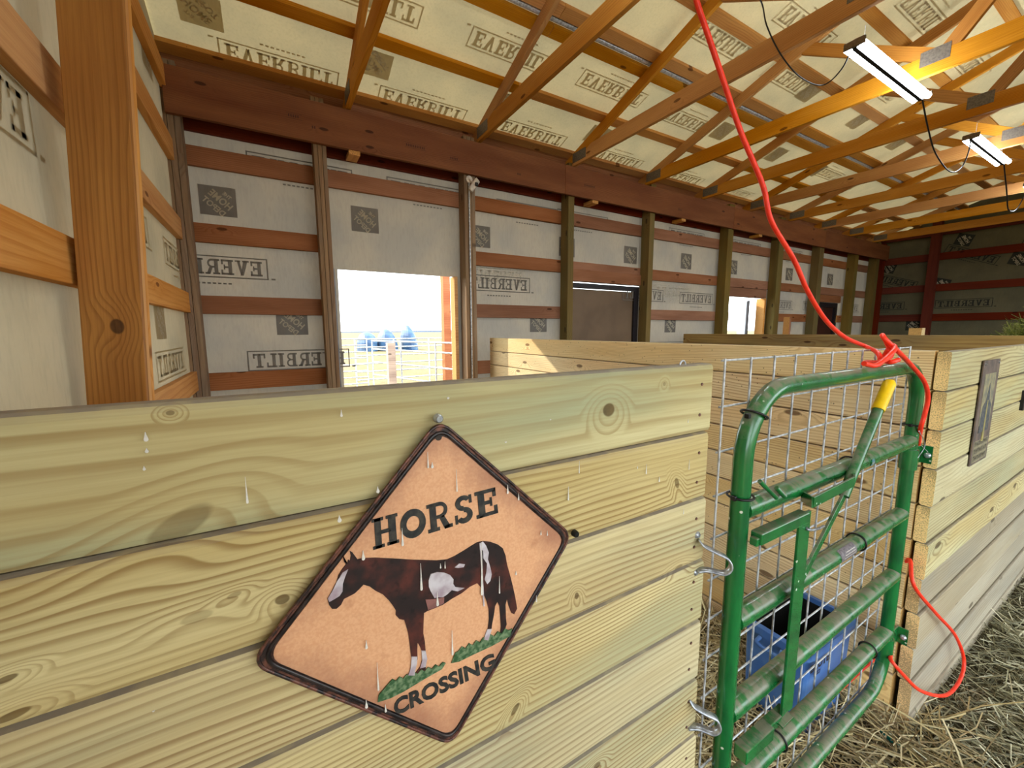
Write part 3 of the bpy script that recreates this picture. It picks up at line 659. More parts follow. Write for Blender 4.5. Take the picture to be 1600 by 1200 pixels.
body = [(150, 152), (160, 205), (182, 212), (188, 188), (200, 195), (206, 160), (198, 130), (216, 140), (250, 186), (300, 178), (370, 176), (450, 180), (540, 185), (620, 190), (700, 192), (780, 195), (850, 188), (900, 165), (960, 130), (1010, 98), (1050, 74), (1090, 64), (1140, 70), (1190, 88), (1222, 112), (1240, 160), (1250, 220), (1270, 290), (1290, 370), (1305, 440), (1318, 515), (1298, 553), (1280, 545), (1262, 500), (1250, 450), (1240, 490), (1243, 580), (1248, 620), (1238, 650), (1235, 705), (1212, 722), (1205, 690), (1210, 640), (1205, 560), (1200, 500), (1185, 470), (1170, 500), (1162, 560), (1150, 620), (1146, 655), (1132, 700), (1125, 738), (1085, 756), (1095, 720), (1108, 680), (1122, 650), (1130, 590), (1128, 520), (1115, 470), (1095, 420), (1080, 380), (1050, 345), (1000, 370), (950, 410), (880, 450), (820, 490), (760, 515), (720, 530), (695, 545), (692, 600), (690, 680), (700, 730), (705, 790), (716, 850), (708, 890), (706, 922), (660, 950), (640, 945), (668, 905), (682, 860), (680, 800), (665, 765), (652, 745), (650, 800), (652, 850), (640, 900), (633, 950), (630, 985), (592, 1003), (566, 993), (592, 960), (608, 910), (612, 860), (605, 800), (598, 740), (590, 680), (576, 630), (562, 590), (530, 585), (505, 558), (508, 530), (490, 500), (460, 460), (420, 420), (370, 395), (330, 366), (290, 355), (262, 385), (232, 413), (200, 430), (160, 450), (140, 490), (110, 516), (80, 516), (60, 490), (50, 450), (68, 418), (88, 380), (108, 340), (124, 290), (150, 250), (172, 222)]
def tess(name, pxs, mat, off, parent):
    """concave outline, filled and given a little thickness, as stamped metal"""
    pts = [on_y(x, y, YF-off) for x, y in pxs]; c = sum(pts, Vector())/len(pts)
    bm = bmesh.new(); vs_ = [bm.verts.new((p.x-c.x, 0, p.z-c.z)) for p in pts]; f_ = bm.faces.new(vs_)
    ex = bmesh.ops.extrude_face_region(bm, geom=[f_]); bmesh.ops.translate(bm, verts=[v for v in ex['geom'] if isinstance(v, bmesh.types.BMVert)], vec=(0, -.0012, 0))
    bmesh.ops.triangulate(bm, faces=bm.faces[:]); bmesh.ops.recalc_face_normals(bm, faces=bm.faces[:])
    me = bpy.data.meshes.new(name); bm.to_mesh(me); bm.free(); me.materials.append(mat)
    return link(name, me, T(c.x, YF-off, c.z), parent)
horse = tess('horse_picture', hz(body), M['horse'], .0, sign)
for nm, L, m_ in (('face_blaze', [(188, 252), (168, 300), (152, 350), (150, 400), (130, 430), (95, 452), (62, 470), (52, 448), (72, 415), (92, 380), (112, 335), (130, 310), (150, 275)], 'horse_white'),
    ('belly_patch', [(740, 285), (780, 272), (830, 275), (870, 292), (892, 320), (890, 350), (905, 372), (965, 378), (920, 400), (880, 392), (850, 420), (820, 440), (790, 438), (765, 445), (740, 400), (728, 372), (726, 330)], 'horse_white'),
    ('belly_patch', [(705, 455), (760, 452), (830, 440), (828, 480), (770, 508), (722, 524)], 'horse_pink'),
    ('rump_patch', [(1066, 80), (1090, 68), (1110, 95), (1128, 140), (1122, 185), (1138, 240), (1148, 285), (1138, 330), (1118, 352), (1100, 320), (1112, 270), (1116, 215), (1092, 180), (1090, 130), (1078, 120), (1100, 500), (1092, 500)], 'horse_white'),
    ('rump_patch', [(900, 240), (930, 215), (968, 220), (960, 238), (925, 244)], 'horse_white'),
    ('white_sock', [(612, 838), (650, 838), (648, 880), (636, 930), (632, 962), (590, 962), (606, 915)], 'horse_white'),
    ('white_sock', [(678, 798), (706, 798), (716, 850), (706, 905), (668, 915), (684, 862)], 'horse_white'),
    ('white_sock', [(1118, 655), (1148, 652), (1134, 700), (1124, 728), (1096, 722)], 'horse_white')):
    tess(nm, hz(L), M[m_], .0010, horse)
g1 = [(385, 1142), (392, 1095), (420, 1062)] + [(460+i*24, (1005-i*8)+(-1)**i*10) for i in range(16)] + [(840, 880), (815, 920), (700, 985), (560, 1070), (470, 1115)]
g2 = [(878, 880), (905, 810)] + [(925+i*24, (790-i*10)+(-1)**i*12) for i in range(15)] + [(1285, 650), (1270, 700), (1150, 765), (1010, 830), (930, 870)]
tess('printed_grass', hz(g1), M['grassprint'], .0008, sign); tess('printed_grass', hz(g2), M['grassprint'], .0008, sign)
def quadmap(pts, bl, br, tr, tl):
    out = []
    for (a, b) in pts:
        x = (1-b)*((1-a)*bl[0]+a*br[0])+b*((1-a)*tl[0]+a*tr[0]); y = (1-b)*((1-a)*bl[1]+a*br[1])+b*((1-a)*tl[1]+a*tr[1]); out.append((x, y))
    return out
def raised_text(name, polys, Q, mat, parent, off=.0, th=.0011, Y=None):
    Y = YF if Y is None else Y
    V = []; Fc = []
    for p in polys:
        q = [on_y(x, y, Y-off) for x, y in quadmap(p, *Q)]; b = len(V); n = len(q)
        V += q + [v-Vector((0, th, 0)) for v in q]
        Fc += [tuple(range(b+n, b+2*n))] + [(b+i, b+(i+1) % n, b+n+(i+1) % n, b+n+i) for i in range(n)]
    c = sum(V, Vector())/len(V); return link(name, mesh(name, [v-c for v in V], Fc, mat), T(*c), parent)
raised_text('horse_lettering', word_quads('HORSE', .05), ((583, 859), (778, 801), (774, 761), (580, 812)), M['signblack'], sign)
pts, fs = font_mesh('CROSSING', .035)
raised_text('crossing_lettering', [[pts[i] for i in f_] for f_ in fs], ((617, 1119), (775, 1042), (771, 1019), (614, 1094)), M['signblack'], sign)
for (x, y) in ((685, 683),):
    p = on_y(x, y, SY-.0028); V, Fc = tube_data([(0, 0, 0), (0, -.0008, 0)], .0045, 14); link('nail_hole', mesh('nail_hole', V, Fc, M['bead']), T(*p), sign)
for (x, y) in ((685, 654), (899, 834)):
    p = on_y(x, y, SY-.001); V, Fc = tube_data([(0, 0.004, 0), (0, -.003, 0), (0, -.005, 0)], .006, 14, True, lambda t: 1-.35*t*t); link('screw', mesh('screw', V, Fc, M['chrome' if x < 700 else 'dark'], True), T(*p), sign)
for (x, y, L, w) in ((668, 706, .020, .0011), (675, 722, .006, .0018), (713, 733, .030, .0009), (590, 760, .006, .0020), (628, 825, .022, .0015), (657, 880, .036, .0016), (752, 847, .078, .0020), (683, 925, .018, .0018), (567, 860, .010, .0020), (572, 1000, .010, .0016),
    (589, 1035, .038, .0011), (572, 1093, .010, .0018), (706, 985, .036, .0014), (793, 757, .012, .0016), (810, 770, .010, .0012), (845, 829, .006, .0012), (855, 829, .007, .0010), (780, 900, .026, .0010), (530, 805, .006, .0022), (838, 930, .010, .0012), (602, 1100, .010, .0014), (695, 877, .009, .0010), (688, 880, .006, .0010), (806, 892, .005, .0014)):
    drip(x, y, L, w, YF-.0024, sign)

# ------------------------------------------------------------------ PLAQUE on the stall front
pq = thing('picture_plaque', (2.49, .4325, 1.21), 'small weathered picture plaque with a dark pointed building, screwed to the stall front', 'sign')
box('plaque_board', (2.375, .4285, 1.0), (2.615, .4325, 1.425), M['plaque'], pq)
def qp(name, L, mat, th=.0009, y=.4284): return prism(name, [(a, b) for a, b in L], T(2.375, y, 1.0), th, mat, pq)
qp('painted_sky', [(.04, .16), (.20, .16), (.20, .37), (.04, .37)], plain('plaque_sky', (150, 140, 104), .6, c2=(104, 104, 92), sc=30))
qp('painted_building', [(.05, .13), (.19, .13), (.18, .24), (.15, .26), (.125, .33), (.10, .26), (.065, .24)], plain('plaque_building', (48, 56, 68), .6, c2=(92, 92, 88), sc=60), .0016)
qp('painted_path', [(.11, .09), (.135, .09), (.13, .26), (.12, .26)], plain('plaque_path', (168, 156, 92), .6), .0022)
qp('text_band', [(.02, .008), (.222, .008), (.222, .098), (.02, .098)], plain('plaque_band', (142, 134, 104), .6, c2=(112, 104, 84), sc=60), .0003)
for r_, (z0, n_) in enumerate(((.075, 7), (.045, 7), (.015, 7))):
    qs = []
    for k in range(n_):
        x0 = .03+k*.027
        qs += [rc(x0, x0+.005, z0, z0+.02), rc(x0+.012, x0+.017, z0, z0+.02), rc(x0, x0+.017, z0+(.008 if k % 2 else .016), z0+(.012 if k % 2 else .02))]
    link('worn_lettering', quads_mesh('worn_lettering', qs, M['signblack']), T(2.375, .4278, 1.0), pq)
for (a, b) in ((.02, .41), (.22, .41)):
    V, Fc = tube_data([(0, 0, 0), (0, -.003, 0)], .004, 10); link('screw', mesh('screw', V, Fc, M['chrome']), T(2.375+a, .4286, 1.0+b), pq)

# ------------------------------------------------------------------ GREEN GATE
GX0, GX1, GY0, GY1 = .836, 1.868, .467, .479
def gp(x, z, dy=0.0):
    t_ = (x-GX0)/(GX1-GX0); return Vector((x, GY0+(GY1-GY0)*t_+dy, z))
gate = thing('stall_gate', (1.35, .473, 0), 'green tubular steel stall gate with wire mesh and a yellow-gripped latch lever', 'gate')
r = .0195; rad = .145; zt = 1.425; zb = .245
def arc(cx, cz, a0, a1, rr=rad, n=9): return [gp(cx+rr*math.cos(R(a0+(a1-a0)*i/n)), cz+rr*math.sin(R(a0+(a1-a0)*i/n))) for i in range(n+1)]
outer = [gp(GX0, .7)] + [gp(GX0, zt-rad-.02)] + arc(GX0+rad, zt-rad, 180, 90) + arc(GX1-rad*.8, zt-rad*.8, 90, 0, rad*.8) + [gp(GX1, .7)] + arc(GX1-rad*.8, zb+rad*.8, 0, -90, rad*.8) + arc(GX0+rad, zb+rad, 270, 180) + [gp(GX0, .7)]
tube('outer_frame', outer, r, M['green'], gate, 20)
RZ = (1.168, .908, .678, .452)
for z in RZ: tube('cross_rail', [gp(GX0+.008, z), gp(GX1-.008, z)], r*1.15, M['green'], gate, 18)
# wire mesh behind (one fine grid)
V, Fc = [], []
xs_ = [.792+.0965*i for i in range(12)]; zs_ = [1.487-.0965*i for i in range(14)]
def addt(p, q, rr, seg=6):
    v, f_ = tube_data([p, q], rr, seg); b = len(V); V.extend(v); Fc.extend([tuple(i+b for i in a) for a in f_])
for x in xs_: addt(gp(x, zs_[0]+.004, .026), gp(x, zs_[-1]-.004, .026), .0024)
for z in zs_: addt(gp(xs_[0]-.004, z, .0305), gp(xs_[-1]+.004, z, .0305), .0024)
link('wire_mesh', mesh('wire_mesh', V, Fc, M['zinc'], True), T(0, 0, 0), gate, kind='stuff')
# zip ties
def tie(x, z, along, rr=.0255):
    c = gp(x, z); ax = Vector(along).normalized(); n_ = ax.orthogonal().normalized(); b_ = ax.cross(n_)
    pts = [c+(n_*math.cos(a)+b_*math.sin(a))*rr for a in [i*2*math.pi/20 for i in range(21)]]
    o = tube('cable_tie', pts, .0026, M['dark'], gate, 6); 
    box('tie_head', (c.x-.030, c.y-.006, c.z-.005), (c.x-.021, c.y+.004, c.z+.005), M['dark'], o, .0015)
tie(GX0+.03, 1.372, (.5, 0, 1)); tie(GX0, 1.168+.032, (0, 0, 1)); tie(GX1, 1.226, (0, 0, 1)); tie(1.49, .908, (1, 0, 0)); tie(1.38, 1.168, (1, 0, 0)); tie(1.7, .452, (1, 0, 0)); tie(1.10, .452, (1, 0, 0))
# hinges on the right
for z in (1.105, .395):
    tube('hinge_sleeve', [gp(GX1, z-.035), gp(GX1, z+.035)], .0245, M['green'], gate, 20)
    pl = box('hinge_plate', (GX1+.015, .4765, z-.032), (1.985, .4815, z+.032), M['green'], gate, .001)
    p2 = box('hinge_plate', (1.9825, .448, z-.032), (1.9875, .4815, z+.032), M['green'], gate, .001)
    V, Fc = tube_data([(0, 0, 0), (-.006, 0, 0), (-.009, 0, 0)], .010, 14, True, lambda t: 1-.4*t*t); link('bolt', mesh('bolt', V, Fc, M['chrome'], True), T(1.982, .460, z-.002), p2)
# wire twist
tube('wire_twist', smooth_path([gp(GX1-.05, 1.215, -.03), gp(GX1, 1.17, -.035), gp(GX1+.03, 1.155, -.02), gp(GX1+.07, 1.125, -.03)], 5), .0011, M['chrome'], gate, 6)
tube('wire_twist', smooth_path([gp(GX1+.03, 1.175, -.025), gp(GX1+.005, 1.155, -.035), gp(GX1-.03, 1.12, -.03)], 5), .0011, M['chrome'], gate, 6)
# slide latches
def channel(x0, x1, z, dy, h=.026, d=.024, nm='slide_latch'):
    return box(nm, (x0, .447+dy-d, z-h/2), (x1, .447+dy, z+h/2), M['green'], gate, .0025)
channel(.848, 1.048, 1.116, .0); channel(.838, .93, 1.110, -.004, .018, .016, 'latch_bolt')
channel(.842, .955, .606, -.002, .034, .03); channel(.955, 1.01, .604, .002, .024, .024, 'latch_bolt')
board('latch_link', (1.034, .428, 1.13), (1.034, .428, .612), .050, .006, (1, 0, 0), M['green'], gate, .001)
board('latch_link', (1.034, .428, .615), (.995, .432, .603), .036, .006, (0, 1, .2), M['green'], gate, .001)
# lever with yellow grip and its guide pocket
p_low = Vector((1.055, .434, .90)); p_mid = Vector((1.30, .428, 1.165)); p_up = Vector((1.655, .430, 1.405))
def at_px(x, y, Y=.430): return on_y(x, y, Y)
l0, l1, l2, l3 = at_px(1252, 905, .437), at_px(1318, 775, .437), at_px(1372, 640, .437), at_px(1391, 596, .437)
board('latch_lever', l0, l1, .020, .007, (1, 0, -.5), M['green'], gate, .001)
tube('latch_lever', [l1, l2], .0125, M['green'], gate, 14)
tube('lever_grip', [l2 + (l3-l2)*k for k in (-.02, 0, .25, .5, .75, .92, 1.0)], .0150, M['yellow'], gate, 16, rf=lambda t: 1 if t < .9 else .75)
pk = [at_px(1253, 775, .452), at_px(1270, 785, .415), at_px(1334, 752, .415), at_px(1334, 742, .452)]
for a, b in zip(pk[:-1], pk[1:]): board('lever_guide', a, b, .026, .005, (0, 0, 1), M['green'], gate, .001)
tube('hook_eye', smooth_path([at_px(1258, 822, .43), at_px(1264, 828, .42), at_px(1278, 826, .42), at_px(1287, 822, .425)], 5), .0032, M['chrome'], gate, 8)
tube('latch_pin', [at_px(1187, 752, .45), at_px(1213, 778, .44)], .0048, M['green'], gate, 10); tube('latch_pin', [at_px(1213, 762, .45), at_px(1226, 776, .44)], .0055, M['green'], gate, 10)
# stickers
def wrap_sticker(name, x0, x1, z, mat, a0=-20, a1=70, rr=None):
    rr = rr or r*1.15+.0008; V = []; n = 8
    for x in (x0, x1):
        c = gp(x, z)
        for i in range(n+1):
            a = R(a0+(a1-a0)*i/n); V.append(c+Vector((0, -math.cos(a)*rr, math.sin(a)*rr)))
    Fc = [(i, i+1, i+n+2, i+n+1) for i in range(n)]
    return link(name, mesh(name, V, Fc, mat, True), T(0, 0, 0), gate)
wrap_sticker('rating_sticker', 1.33, 1.43, .908, plain('grey_sticker', (120, 112, 116), .5, c2=(84, 78, 82), sc=140))
for k in range(3):
    wrap_sticker('sticker_line', 1.345+.01*k, 1.42, .908, M['white'], 0+k*16, 4+k*16, r*1.15+.0014)
c = gp(1.475, 1.168-.002); V = []; 
disc = [Vector((c.x+.013*math.cos(a), 0, c.z+.011*math.sin(a))) for a in [i*2*math.pi/20 for i in range(20)]]
def curve_on_rail(p): 
    dz = p.z-1.168; g = gp(p.x, 1.168); return Vector((p.x, g.y-math.sqrt(max(1e-6, (r*1.15+.0012)**2-dz*dz)), p.z))
link('round_badge', mesh('round_badge', [curve_on_rail(p) for p in disc], [tuple(range(20))], plain('badge_blue', (92, 150, 160), .5)), T(0, 0, 0), gate)
for dx in (-.005, .001, .006):
    link('badge_mark', mesh('badge_mark', [curve_on_rail(Vector((c.x+dx+a, 0, c.z+b)))-Vector((0, .0006, 0)) for a, b in ((-.001, -.004), (.0012, -.004), (.0012, .004), (-.001, .004))], [(0, 1, 2, 3)], M['white']), T(0, 0, 0), gate)

# ------------------------------------------------------------------ ORANGE EXTENSION CORD
kn = gp(1.66, 1.46)
def A(x, y, Y): return on_y(x, y, Y)
cord_pts = [(.715, .60, 3.37), (.73, .62, 3.0), CAM0+ray(1068, -110)*.9, CAM0+ray(1078, -50)*.9, CAM0+ray(1088, 0)*.9, CAM0+ray(1108, 60)*.92, CAM0+ray(1130, 125)*.94, CAM0+ray(1157, 205)*.97, CAM0+ray(1192, 290)*1.0, CAM0+ray(1205, 345)*1.02, CAM0+ray(1240, 405)*1.06, CAM0+ray(1262, 455)*1.1,
            CAM0+ray(1290, 500)*1.16, CAM0+ray(1320, 527)*1.22, CAM0+ray(1352, 541)*1.28, A(1372, 552, .47), A(1374, 568, .462), A(1362, 574, .50), A(1352, 566, .505), A(1372, 566, .44), A(1392, 556, .445), A(1388, 540, .46), A(1379, 524, .47), A(1383, 530, .455), A(1402, 548, .44), A(1425, 572, .44), A(1444, 596, .44), A(1450, 622, .44), A(1444, 650, .445), A(1438, 672, .455),
            A(1432, 720, .505), A(1415, 800, .51), A(1408, 880, .50), (Vector((1.985, .47, .70))), on_y(1428, 915, .43), on_y(1462, 958, .41), on_y(1492, 992, .40), on_y(1506, 1030, .385), on_y(1500, 1062, .375), on_y(1478, 1086, .375), on_y(1440, 1080, .39), on_y(1412, 1055, .42), on_y(1392, 1032, .45), on_y(1380, 1018, .50), (1.6, .62, .06), (1.3, .62, .04)]
cord = tube('extension_cord', smooth_path(cord_pts, 6), .0062, M['cord'], None, 10, label='orange-red extension cord hanging from the roof and looped around the green gate', cat='cord')
# second turns of the knot
tube('cord_knot', smooth_path([A(1350, 568, .43), A(1368, 571, .425), A(1384, 560, .425), A(1398, 545, .43), A(1392, 540, .47), A(1380, 560, .50), A(1390, 566, .44), A(1404, 562, .43)], 6), .0062, M['cord'], cord, 10)

# ------------------------------------------------------------------ BLUE TOTE behind the gate
tote = thing('storage_tote', (1.757, .712, 0), 'open blue plastic tote standing in the straw behind the green gate', 'tote', rz=R(-1.5))
TM = WM[tote.name] @ Matrix.Diagonal((1.06, .82, .96, 1))
def rrect(w, d, rr, z, n=4):
    out = []
    for (sx, sy, a0) in ((1, 1, 0), (-1, 1, 90), (-1, -1, 180), (1, -1, 270)):
        for k in range(n+1): a = R(a0+90*k/n); out.append((sx*(w-rr)+rr*math.cos(a), sy*(d-rr)+rr*math.sin(a), z))
    return out
def loft(rings, close_bottom=True):
    V = [v for rg in rings for v in rg]; n = len(rings[0]); Fc = []
    for i in range(len(rings)-1):
        for k in range(n): Fc.append((i*n+k, i*n+(k+1) % n, (i+1)*n+(k+1) % n, (i+1)*n+k))
    if close_bottom: Fc.append(tuple(range(n-1, -1, -1)))
    return V, Fc
V, Fc = loft([rrect(.155, .125, .03, .0), rrect(.162, .132, .03, .1), rrect(.172, .142, .035, .40), rrect(.168, .138, .035, .40)])
link('tote_body', mesh('tote_body', V, Fc, M['tote'], False), TM, tote)
V, Fc = loft([rrect(.150, .120, .03, .01), rrect(.166, .136, .035, .395)]); link('tote_inner_face', mesh('tote_inner_face', V, Fc, M['tote_in']), TM, tote)  # near-black inner faces of the blue tote
V, Fc = loft([rrect(.174, .144, .037, .385), rrect(.186, .156, .04, .385), rrect(.186, .156, .04, .415), rrect(.166, .136, .035, .418), rrect(.166, .136, .035, .39)], False)
link('tote_rim', mesh('tote_rim', V, Fc, M['tote'], False), TM, tote)
for sx in (-1, 1):
    pts_ = [TM @ Vector((sx*.182, -.05, .375)), TM @ Vector((sx*.205, -.045, .36)), TM @ Vector((sx*.205, .045, .36)), TM @ Vector((sx*.182, .05, .375))]
    tube('tote_handle', smooth_path(pts_, 5), .008, M['tote'], tote, 8)
pts, fs = font_mesh("BRUTE", .05)
TI = TM.inverted()
def tote_front(x, y, off=.0035):
    o_, d_ = TI @ CAM0, TI.to_3x3() @ ray(x, y); k_ = (-.1440-off-o_.y)/d_.y; return o_+d_*k_
tc_ = tote_front(1277, 1037); V = [(tc_.x-.055+.13*a, 0, tc_.z-.014+.034*b) for a, b in pts]
link('tote_lettering', mesh('tote_lettering', [(x, -.1530, z) for x, y, z in V], fs, M['dark']), TM, tote)
link('tote_emblem', quads_mesh('tote_emblem', [[(a+tc_.x, b+tc_.z-.335) for a, b in q_] for q_ in (rc(-.022, .022, .290, .294), rc(-.022, .022, .302, .306), rc(-.022, -.018, .29, .306), rc(.018, .022, .29, .306), rc(-.01, .01, .297, .300))], M['dark'], -.1495), TM, tote)

# teal scoop edge in the straw
tube('plastic_strap', smooth_path([on_z(1372, 1140, .02), on_z(1388, 1152, .035), on_z(1408, 1166, .03), on_z(1425, 1172, .01)], 5), .011, M['teal'], None, 8, rf=lambda t: max(.15, math.sin(math.pi*min(1, t+.05))), label='bit of teal plastic lying in the straw below the plank corner', cat='plastic scrap')

# ------------------------------------------------------------------ SHOP LIGHTS and wires
for i, x0 in enumerate((.82, 3.27, 5.73, 8.20)):
    lab = ('lit LED shop light above the near stall, out of view at the top', 'large lit LED shop light nearest the camera, hung under the trusses', 'smaller lit LED shop light, second down the row', 'lit LED shop light cut off by the right edge of the photo')[i]
    t = thing('shop_light', (x0+.58, 1.32, 3.30), lab, 'light fixture', 'LED shop lights')
    box('housing', (x0, 1.302, 3.318), (x0+1.16, 1.338, 3.345), M['white'], t, .004)
    for e in (x0-.014, x0+1.16): box('end_cap', (e, 1.262, 3.290), (e+.016, 1.378, 3.336), M['plate'], t, .007)
    box('centre_strip', (x0, 1.308, 3.283), (x0+1.16, 1.332, 3.320), M['dark'], t)
    for y in (1.280, 1.360): tube('led_tube', [(x0, y, 3.302), (x0+1.16, y, 3.302)], .019, M['led'], t, 10)
    for e in (x0+.12, x0+1.04): tube('hanger_wire', [(e, 1.32, 3.345), (e, 1.32, 3.46)], .0015, M['zinc'], t, 5)
L1 = CAM0
tube('power_wire', smooth_path([(1.99, 1.32, 3.33), (2.05, 1.36, 3.25), on_y(1188, 0, 1.75), on_y(1198, 40, 1.7), on_y(1220, 85, 1.65), on_y(1250, 120, 1.6), on_y(1285, 133, 1.55), on_y(1315, 108, 1.42), (3.262, 1.32, 3.325)], 6), .0045, M['dark'], None, 6, label='black power wire sagging left of the nearest shop light', cat='wire')
tube('power_wire', smooth_path([(4.43, 1.32, 3.325), on_y(1450, 200, 1.35), on_y(1462, 240, 1.36), on_y(1484, 268, 1.38), on_y(1502, 262, 1.38), on_y(1514, 235, 1.34), (5.72, 1.32, 3.325)], 6), .0055, M['dark'], None, 6, label='black power wire drooping between the nearest and the second shop light', cat='wire')
tube('power_wire', smooth_path([(6.90, 1.32, 3.325), on_y(1573, 300, 1.34), on_y(1576, 328, 1.35), on_y(1590, 325, 1.35), (8.19, 1.32, 3.325)], 6), .006, M['dark'], None, 6, label='black power wire hanging right of the second shop light', cat='wire')

# ------------------------------------------------------------------ SECURITY CAMERA
sc_ = thing('security_camera', (1.785, 3.82, 2.97), 'small white security camera under the header beam', 'camera')
V, Fc = tube_data([(1.785, 3.858, 3.02), (1.785, 3.84, 3.02)], .033, 18); link('mount_base', mesh('mount_base', V, Fc, M['white'], False), T(0, 0, 0), sc_)
tube('mount_arm', [(1.785, 3.84, 3.02), (1.80, 3.81, 2.985), (1.80, 3.79, 2.96)], .009, M['white'], sc_, 10)
bd = [(1.84, 3.76, 3.0), (1.835, 3.765, 2.995), (1.775, 3.79, 2.905), (1.770, 3.792, 2.898)]
b_ = tube('camera_body', bd, .028, M['white'], sc_, 18, rf=lambda t: 1.0 if .1 < t < .95 else .86)
box('sensor_window', (1.80, 3.735, 2.935), (1.83, 3.765, 2.965), M['dark'], b_, .004)

# ------------------------------------------------------------------ STRAW, HAY
def blades(n, fx, mat, L=(.05, .16), w=(.0012, .0026), tilt=.35, name='loose_straw'):
    Pz = np.array([fx() for _ in range(n)]); az = rng.uniform(0, 2*np.pi, n); el = rng.normal(0, tilt, n); ln = rng.uniform(L[0], L[1], n); ww = rng.uniform(w[0], w[1], n)
    d = np.stack([np.cos(az)*np.cos(el), np.sin(az)*np.cos(el), np.abs(np.sin(el))], 1); side = np.stack([-np.sin(az), np.cos(az), np.zeros(n)], 1); up = np.cross(d, side)
    rt = rng.uniform(0, np.pi, n)[:, None]; sd = side*np.cos(rt)+up*np.sin(rt); bend = rng.normal(0, .09, (n, 1))*ln[:, None]
    rowsV = []
    for t_ in (0, .5, 1):
        c_ = Pz + d*(ln[:, None]*t_) + side*(bend*(1-(2*t_-1)**2)); rowsV += [c_-sd*ww[:, None], c_+sd*ww[:, None]]
    V = np.stack(rowsV, 1).reshape(-1, 3); b = np.arange(n)[:, None]*6
    Fq = np.concatenate([b+np.array([0, 1, 3, 2]), b+np.array([2, 3, 5, 4])], 0)
    me = bpy.data.meshes.new(name); me.vertices.add(len(V)); me.vertices.foreach_set('co', V.astype(np.float32).ravel())
    me.loops.add(Fq.size); me.loops.foreach_set('vertex_index', Fq.astype(np.int32).ravel()); me.polygons.add(len(Fq))
    me.polygons.foreach_set('loop_start', np.arange(0, Fq.size, 4, dtype=np.int32)); me.update(calc_edges=True); me.validate(); me.materials.append(mat)
    return me
def f_aisle():
    x = 1.2 + 5.2*random.random()**1.7; return (x, random.uniform(-.9, .40), .004+.03*random.random()**2)
link('loose_straw', blades(26000, f_aisle, M['straw'], tilt=.22), T(0, 0, 0), None, 'loose grey-gold straw strewn over the aisle floor at the right', 'straw', kind='stuff')
def f_stall(): return (random.uniform(.3, 1.97), random.uniform(.5, 1.5)if random.random() < .8 else random.uniform(.5, 3.6), .004+.04*random.random()**2)
link('loose_straw', blades(9000, f_stall, M['straw_gold'], L=(.06, .2), tilt=.45), T(0, 0, 0), None, 'golden straw bedding inside the stall, seen through the gate', 'straw', kind='stuff')
def f_corner(): a = random.gauss(0, .12); return (1.85+a, .40+random.gauss(0, .09), .01+.05*random.random())
link('loose_straw', blades(380, f_corner, M['straw_gold'], L=(.1, .3), w=(.0014, .003), tilt=.18), T(0, 0, 0), None, 'long pale straw stalks heaped at the foot of the plank corner', 'straw', kind='stuff')
# straw bank in the left of the stall, behind the gate post
bk = []
def f_bank(): a = random.random(); return (.84+.28*random.random(), .72+.35*random.random(), .05+.55*a)
link('straw_bank', blades(3800, f_bank, M['straw_gold'], L=(.05, .16), tilt=.6), T(0, 0, 0), None, 'bank of golden straw piled behind the left gate post', 'straw', kind='stuff')
# hay heap behind the far partition
bm = bmesh.new(); bmesh.ops.create_icosphere(bm, subdivisions=4, radius=1.0)
for v in bm.verts:
    n_ = 1+.10*math.sin(7*v.co.x+3*v.co.y)+.06*math.sin(13*v.co.y+5*v.co.z); v.co = Vector((v.co.x*.62*n_, v.co.y*.80*n_, max(-.02, v.co.z)*1.62*n_))
me = bpy.data.meshes.new('hay_heap'); bm.to_mesh(me); bm.free(); me.materials.append(M['hay'])
hh = link('hay_heap', me, T(6.02, .50, .02), None, 'heap of green hay rising behind the brownish far plank wall', 'hay', kind='stuff')
def f_hay():
    a = random.uniform(0, 2*math.pi); h = random.random(); rr = math.sqrt(max(0, 1-h*h)); return (6.02+.62*rr*math.cos(a), .50+.83*rr*math.sin(a), .02+1.68*h)
link('loose_hay', blades(16000, f_hay, M['hay'], L=(.06, .2), w=(.002, .004), tilt=.8), T(0, 0, 0), hh, kind='stuff')

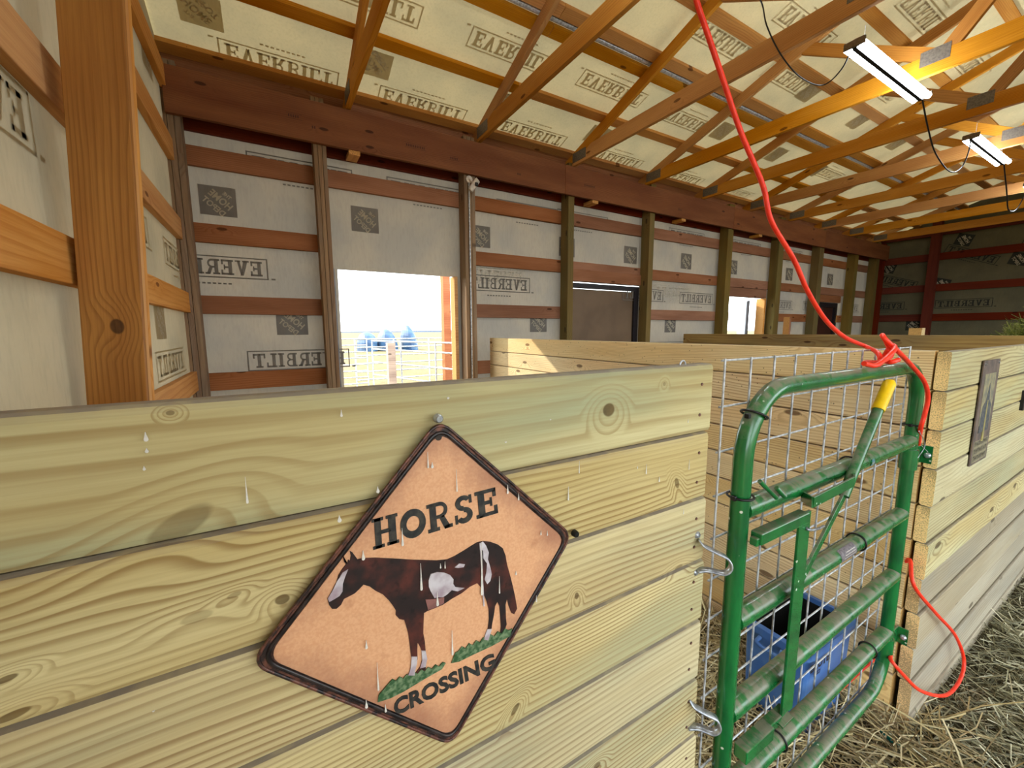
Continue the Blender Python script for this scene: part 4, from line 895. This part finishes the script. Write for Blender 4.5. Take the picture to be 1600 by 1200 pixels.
# ------------------------------------------------------------------ OUTSIDE THE DOORWAYS
def corral(p0, p1, zs, label, posts=5, rr=.016):
    p0, p1 = Vector(p0), Vector(p1); t = thing('corral_panel', ((p0+p1)/2)[:], label, 'fence panel')
    for z in zs: tube('corral_rail', [p0+Vector((0, 0, z)), p1+Vector((0, 0, z))], rr, M['galv_panel'], t, 8)
    for k in range(posts): q = p0.lerp(p1, k/(posts-1)); tube('corral_upright', [q+Vector((0, 0, .0)), q+Vector((0, 0, zs[-1]))], rr, M['galv_panel'], t, 8)
corral((-1.2, 8.2, 0), (1.62, 8.4, 0), [.15+.125*i for i in range(11)], 'grey many-rail corral panel outside the large doorway, left of the grey post', 6, .012)
corral((1.70, 8.3, 0), (2.6, 5.4, 0), [.2, .45, .7, .95, 1.2, 1.36], 'grey corral panel angling towards the doorway, right of the grey post', 4, .014)
corral((1.75, 10.5, 0), (6.5, 10.8, 0), [.15+.2*i for i in range(7)], 'distant grey corral panel behind the orange porch post', 6, .018)
gpx = on_y(611, 560, 7.2)
box('fence_post', (gpx.x-.065, 7.13, -.02), (gpx.x+.065, 7.26, 1.35), M['greypost'], None, label='squat weathered grey fence post outside the large doorway', cat='post')
op = on_y(697, 500, 6.3)
box('porch_post', (op.x-.06, 6.24, -.02), (op.x+.06, 6.36, 2.9), M['orangepost'], None, label='tall orange-brown porch post outside the large doorway', cat='post')
def mound(x, y, sx, sy, h, label, peak=0.0):
    bm = bmesh.new(); bmesh.ops.create_uvsphere(bm, u_segments=20, v_segments=12, radius=1.0)
    for v in bm.verts:
        z = max(0, v.co.z); v.co = Vector((v.co.x*sx, v.co.y*sy, (z**(.6 if not peak else 1.0))*h*(1+peak*.25*(-v.co.x))))
    me = bpy.data.meshes.new('tarp'); bm.to_mesh(me); bm.free(); me.materials.append(M['tarp'])
    link('tarped_stack', me, T(x, y, -.02), None, label, 'covered stack', 'tarped stacks in the yard')
for (px_, w_, h_, pk_, lab) in ((573, 20, 1.5, 0, 'low flat blue-grey tarped stack far out in the yard, leftmost of three'), (604, 22, 1.72, .3, 'middle blue-grey tarped stack far out in the yard'), (638, 17, 2.0, 1.0, 'pointed pale blue tarped stack far out in the yard, rightmost of three')):
    q = on_y(px_, 525, 34.0); mound(q.x, q.y, w_*34/900, 1.6, h_, lab, pk_)
V = []; Fc = []
for i in range(61):
    x = -400+15*i; h = 1.2+3.2*(.5+.5*math.sin(i*.37))*(.6+.4*math.sin(i*.11+1)); V += [(x, 420, -.1), (x, 420, h), (x, 520, h*.6)]
for i in range(60): b = i*3; Fc += [(b, b+3, b+4, b+1), (b+1, b+4, b+5, b+2)]
link('distant_hills', mesh('distant_hills', V, Fc, M['hill']), T(0, 0, 0), kind='structure')
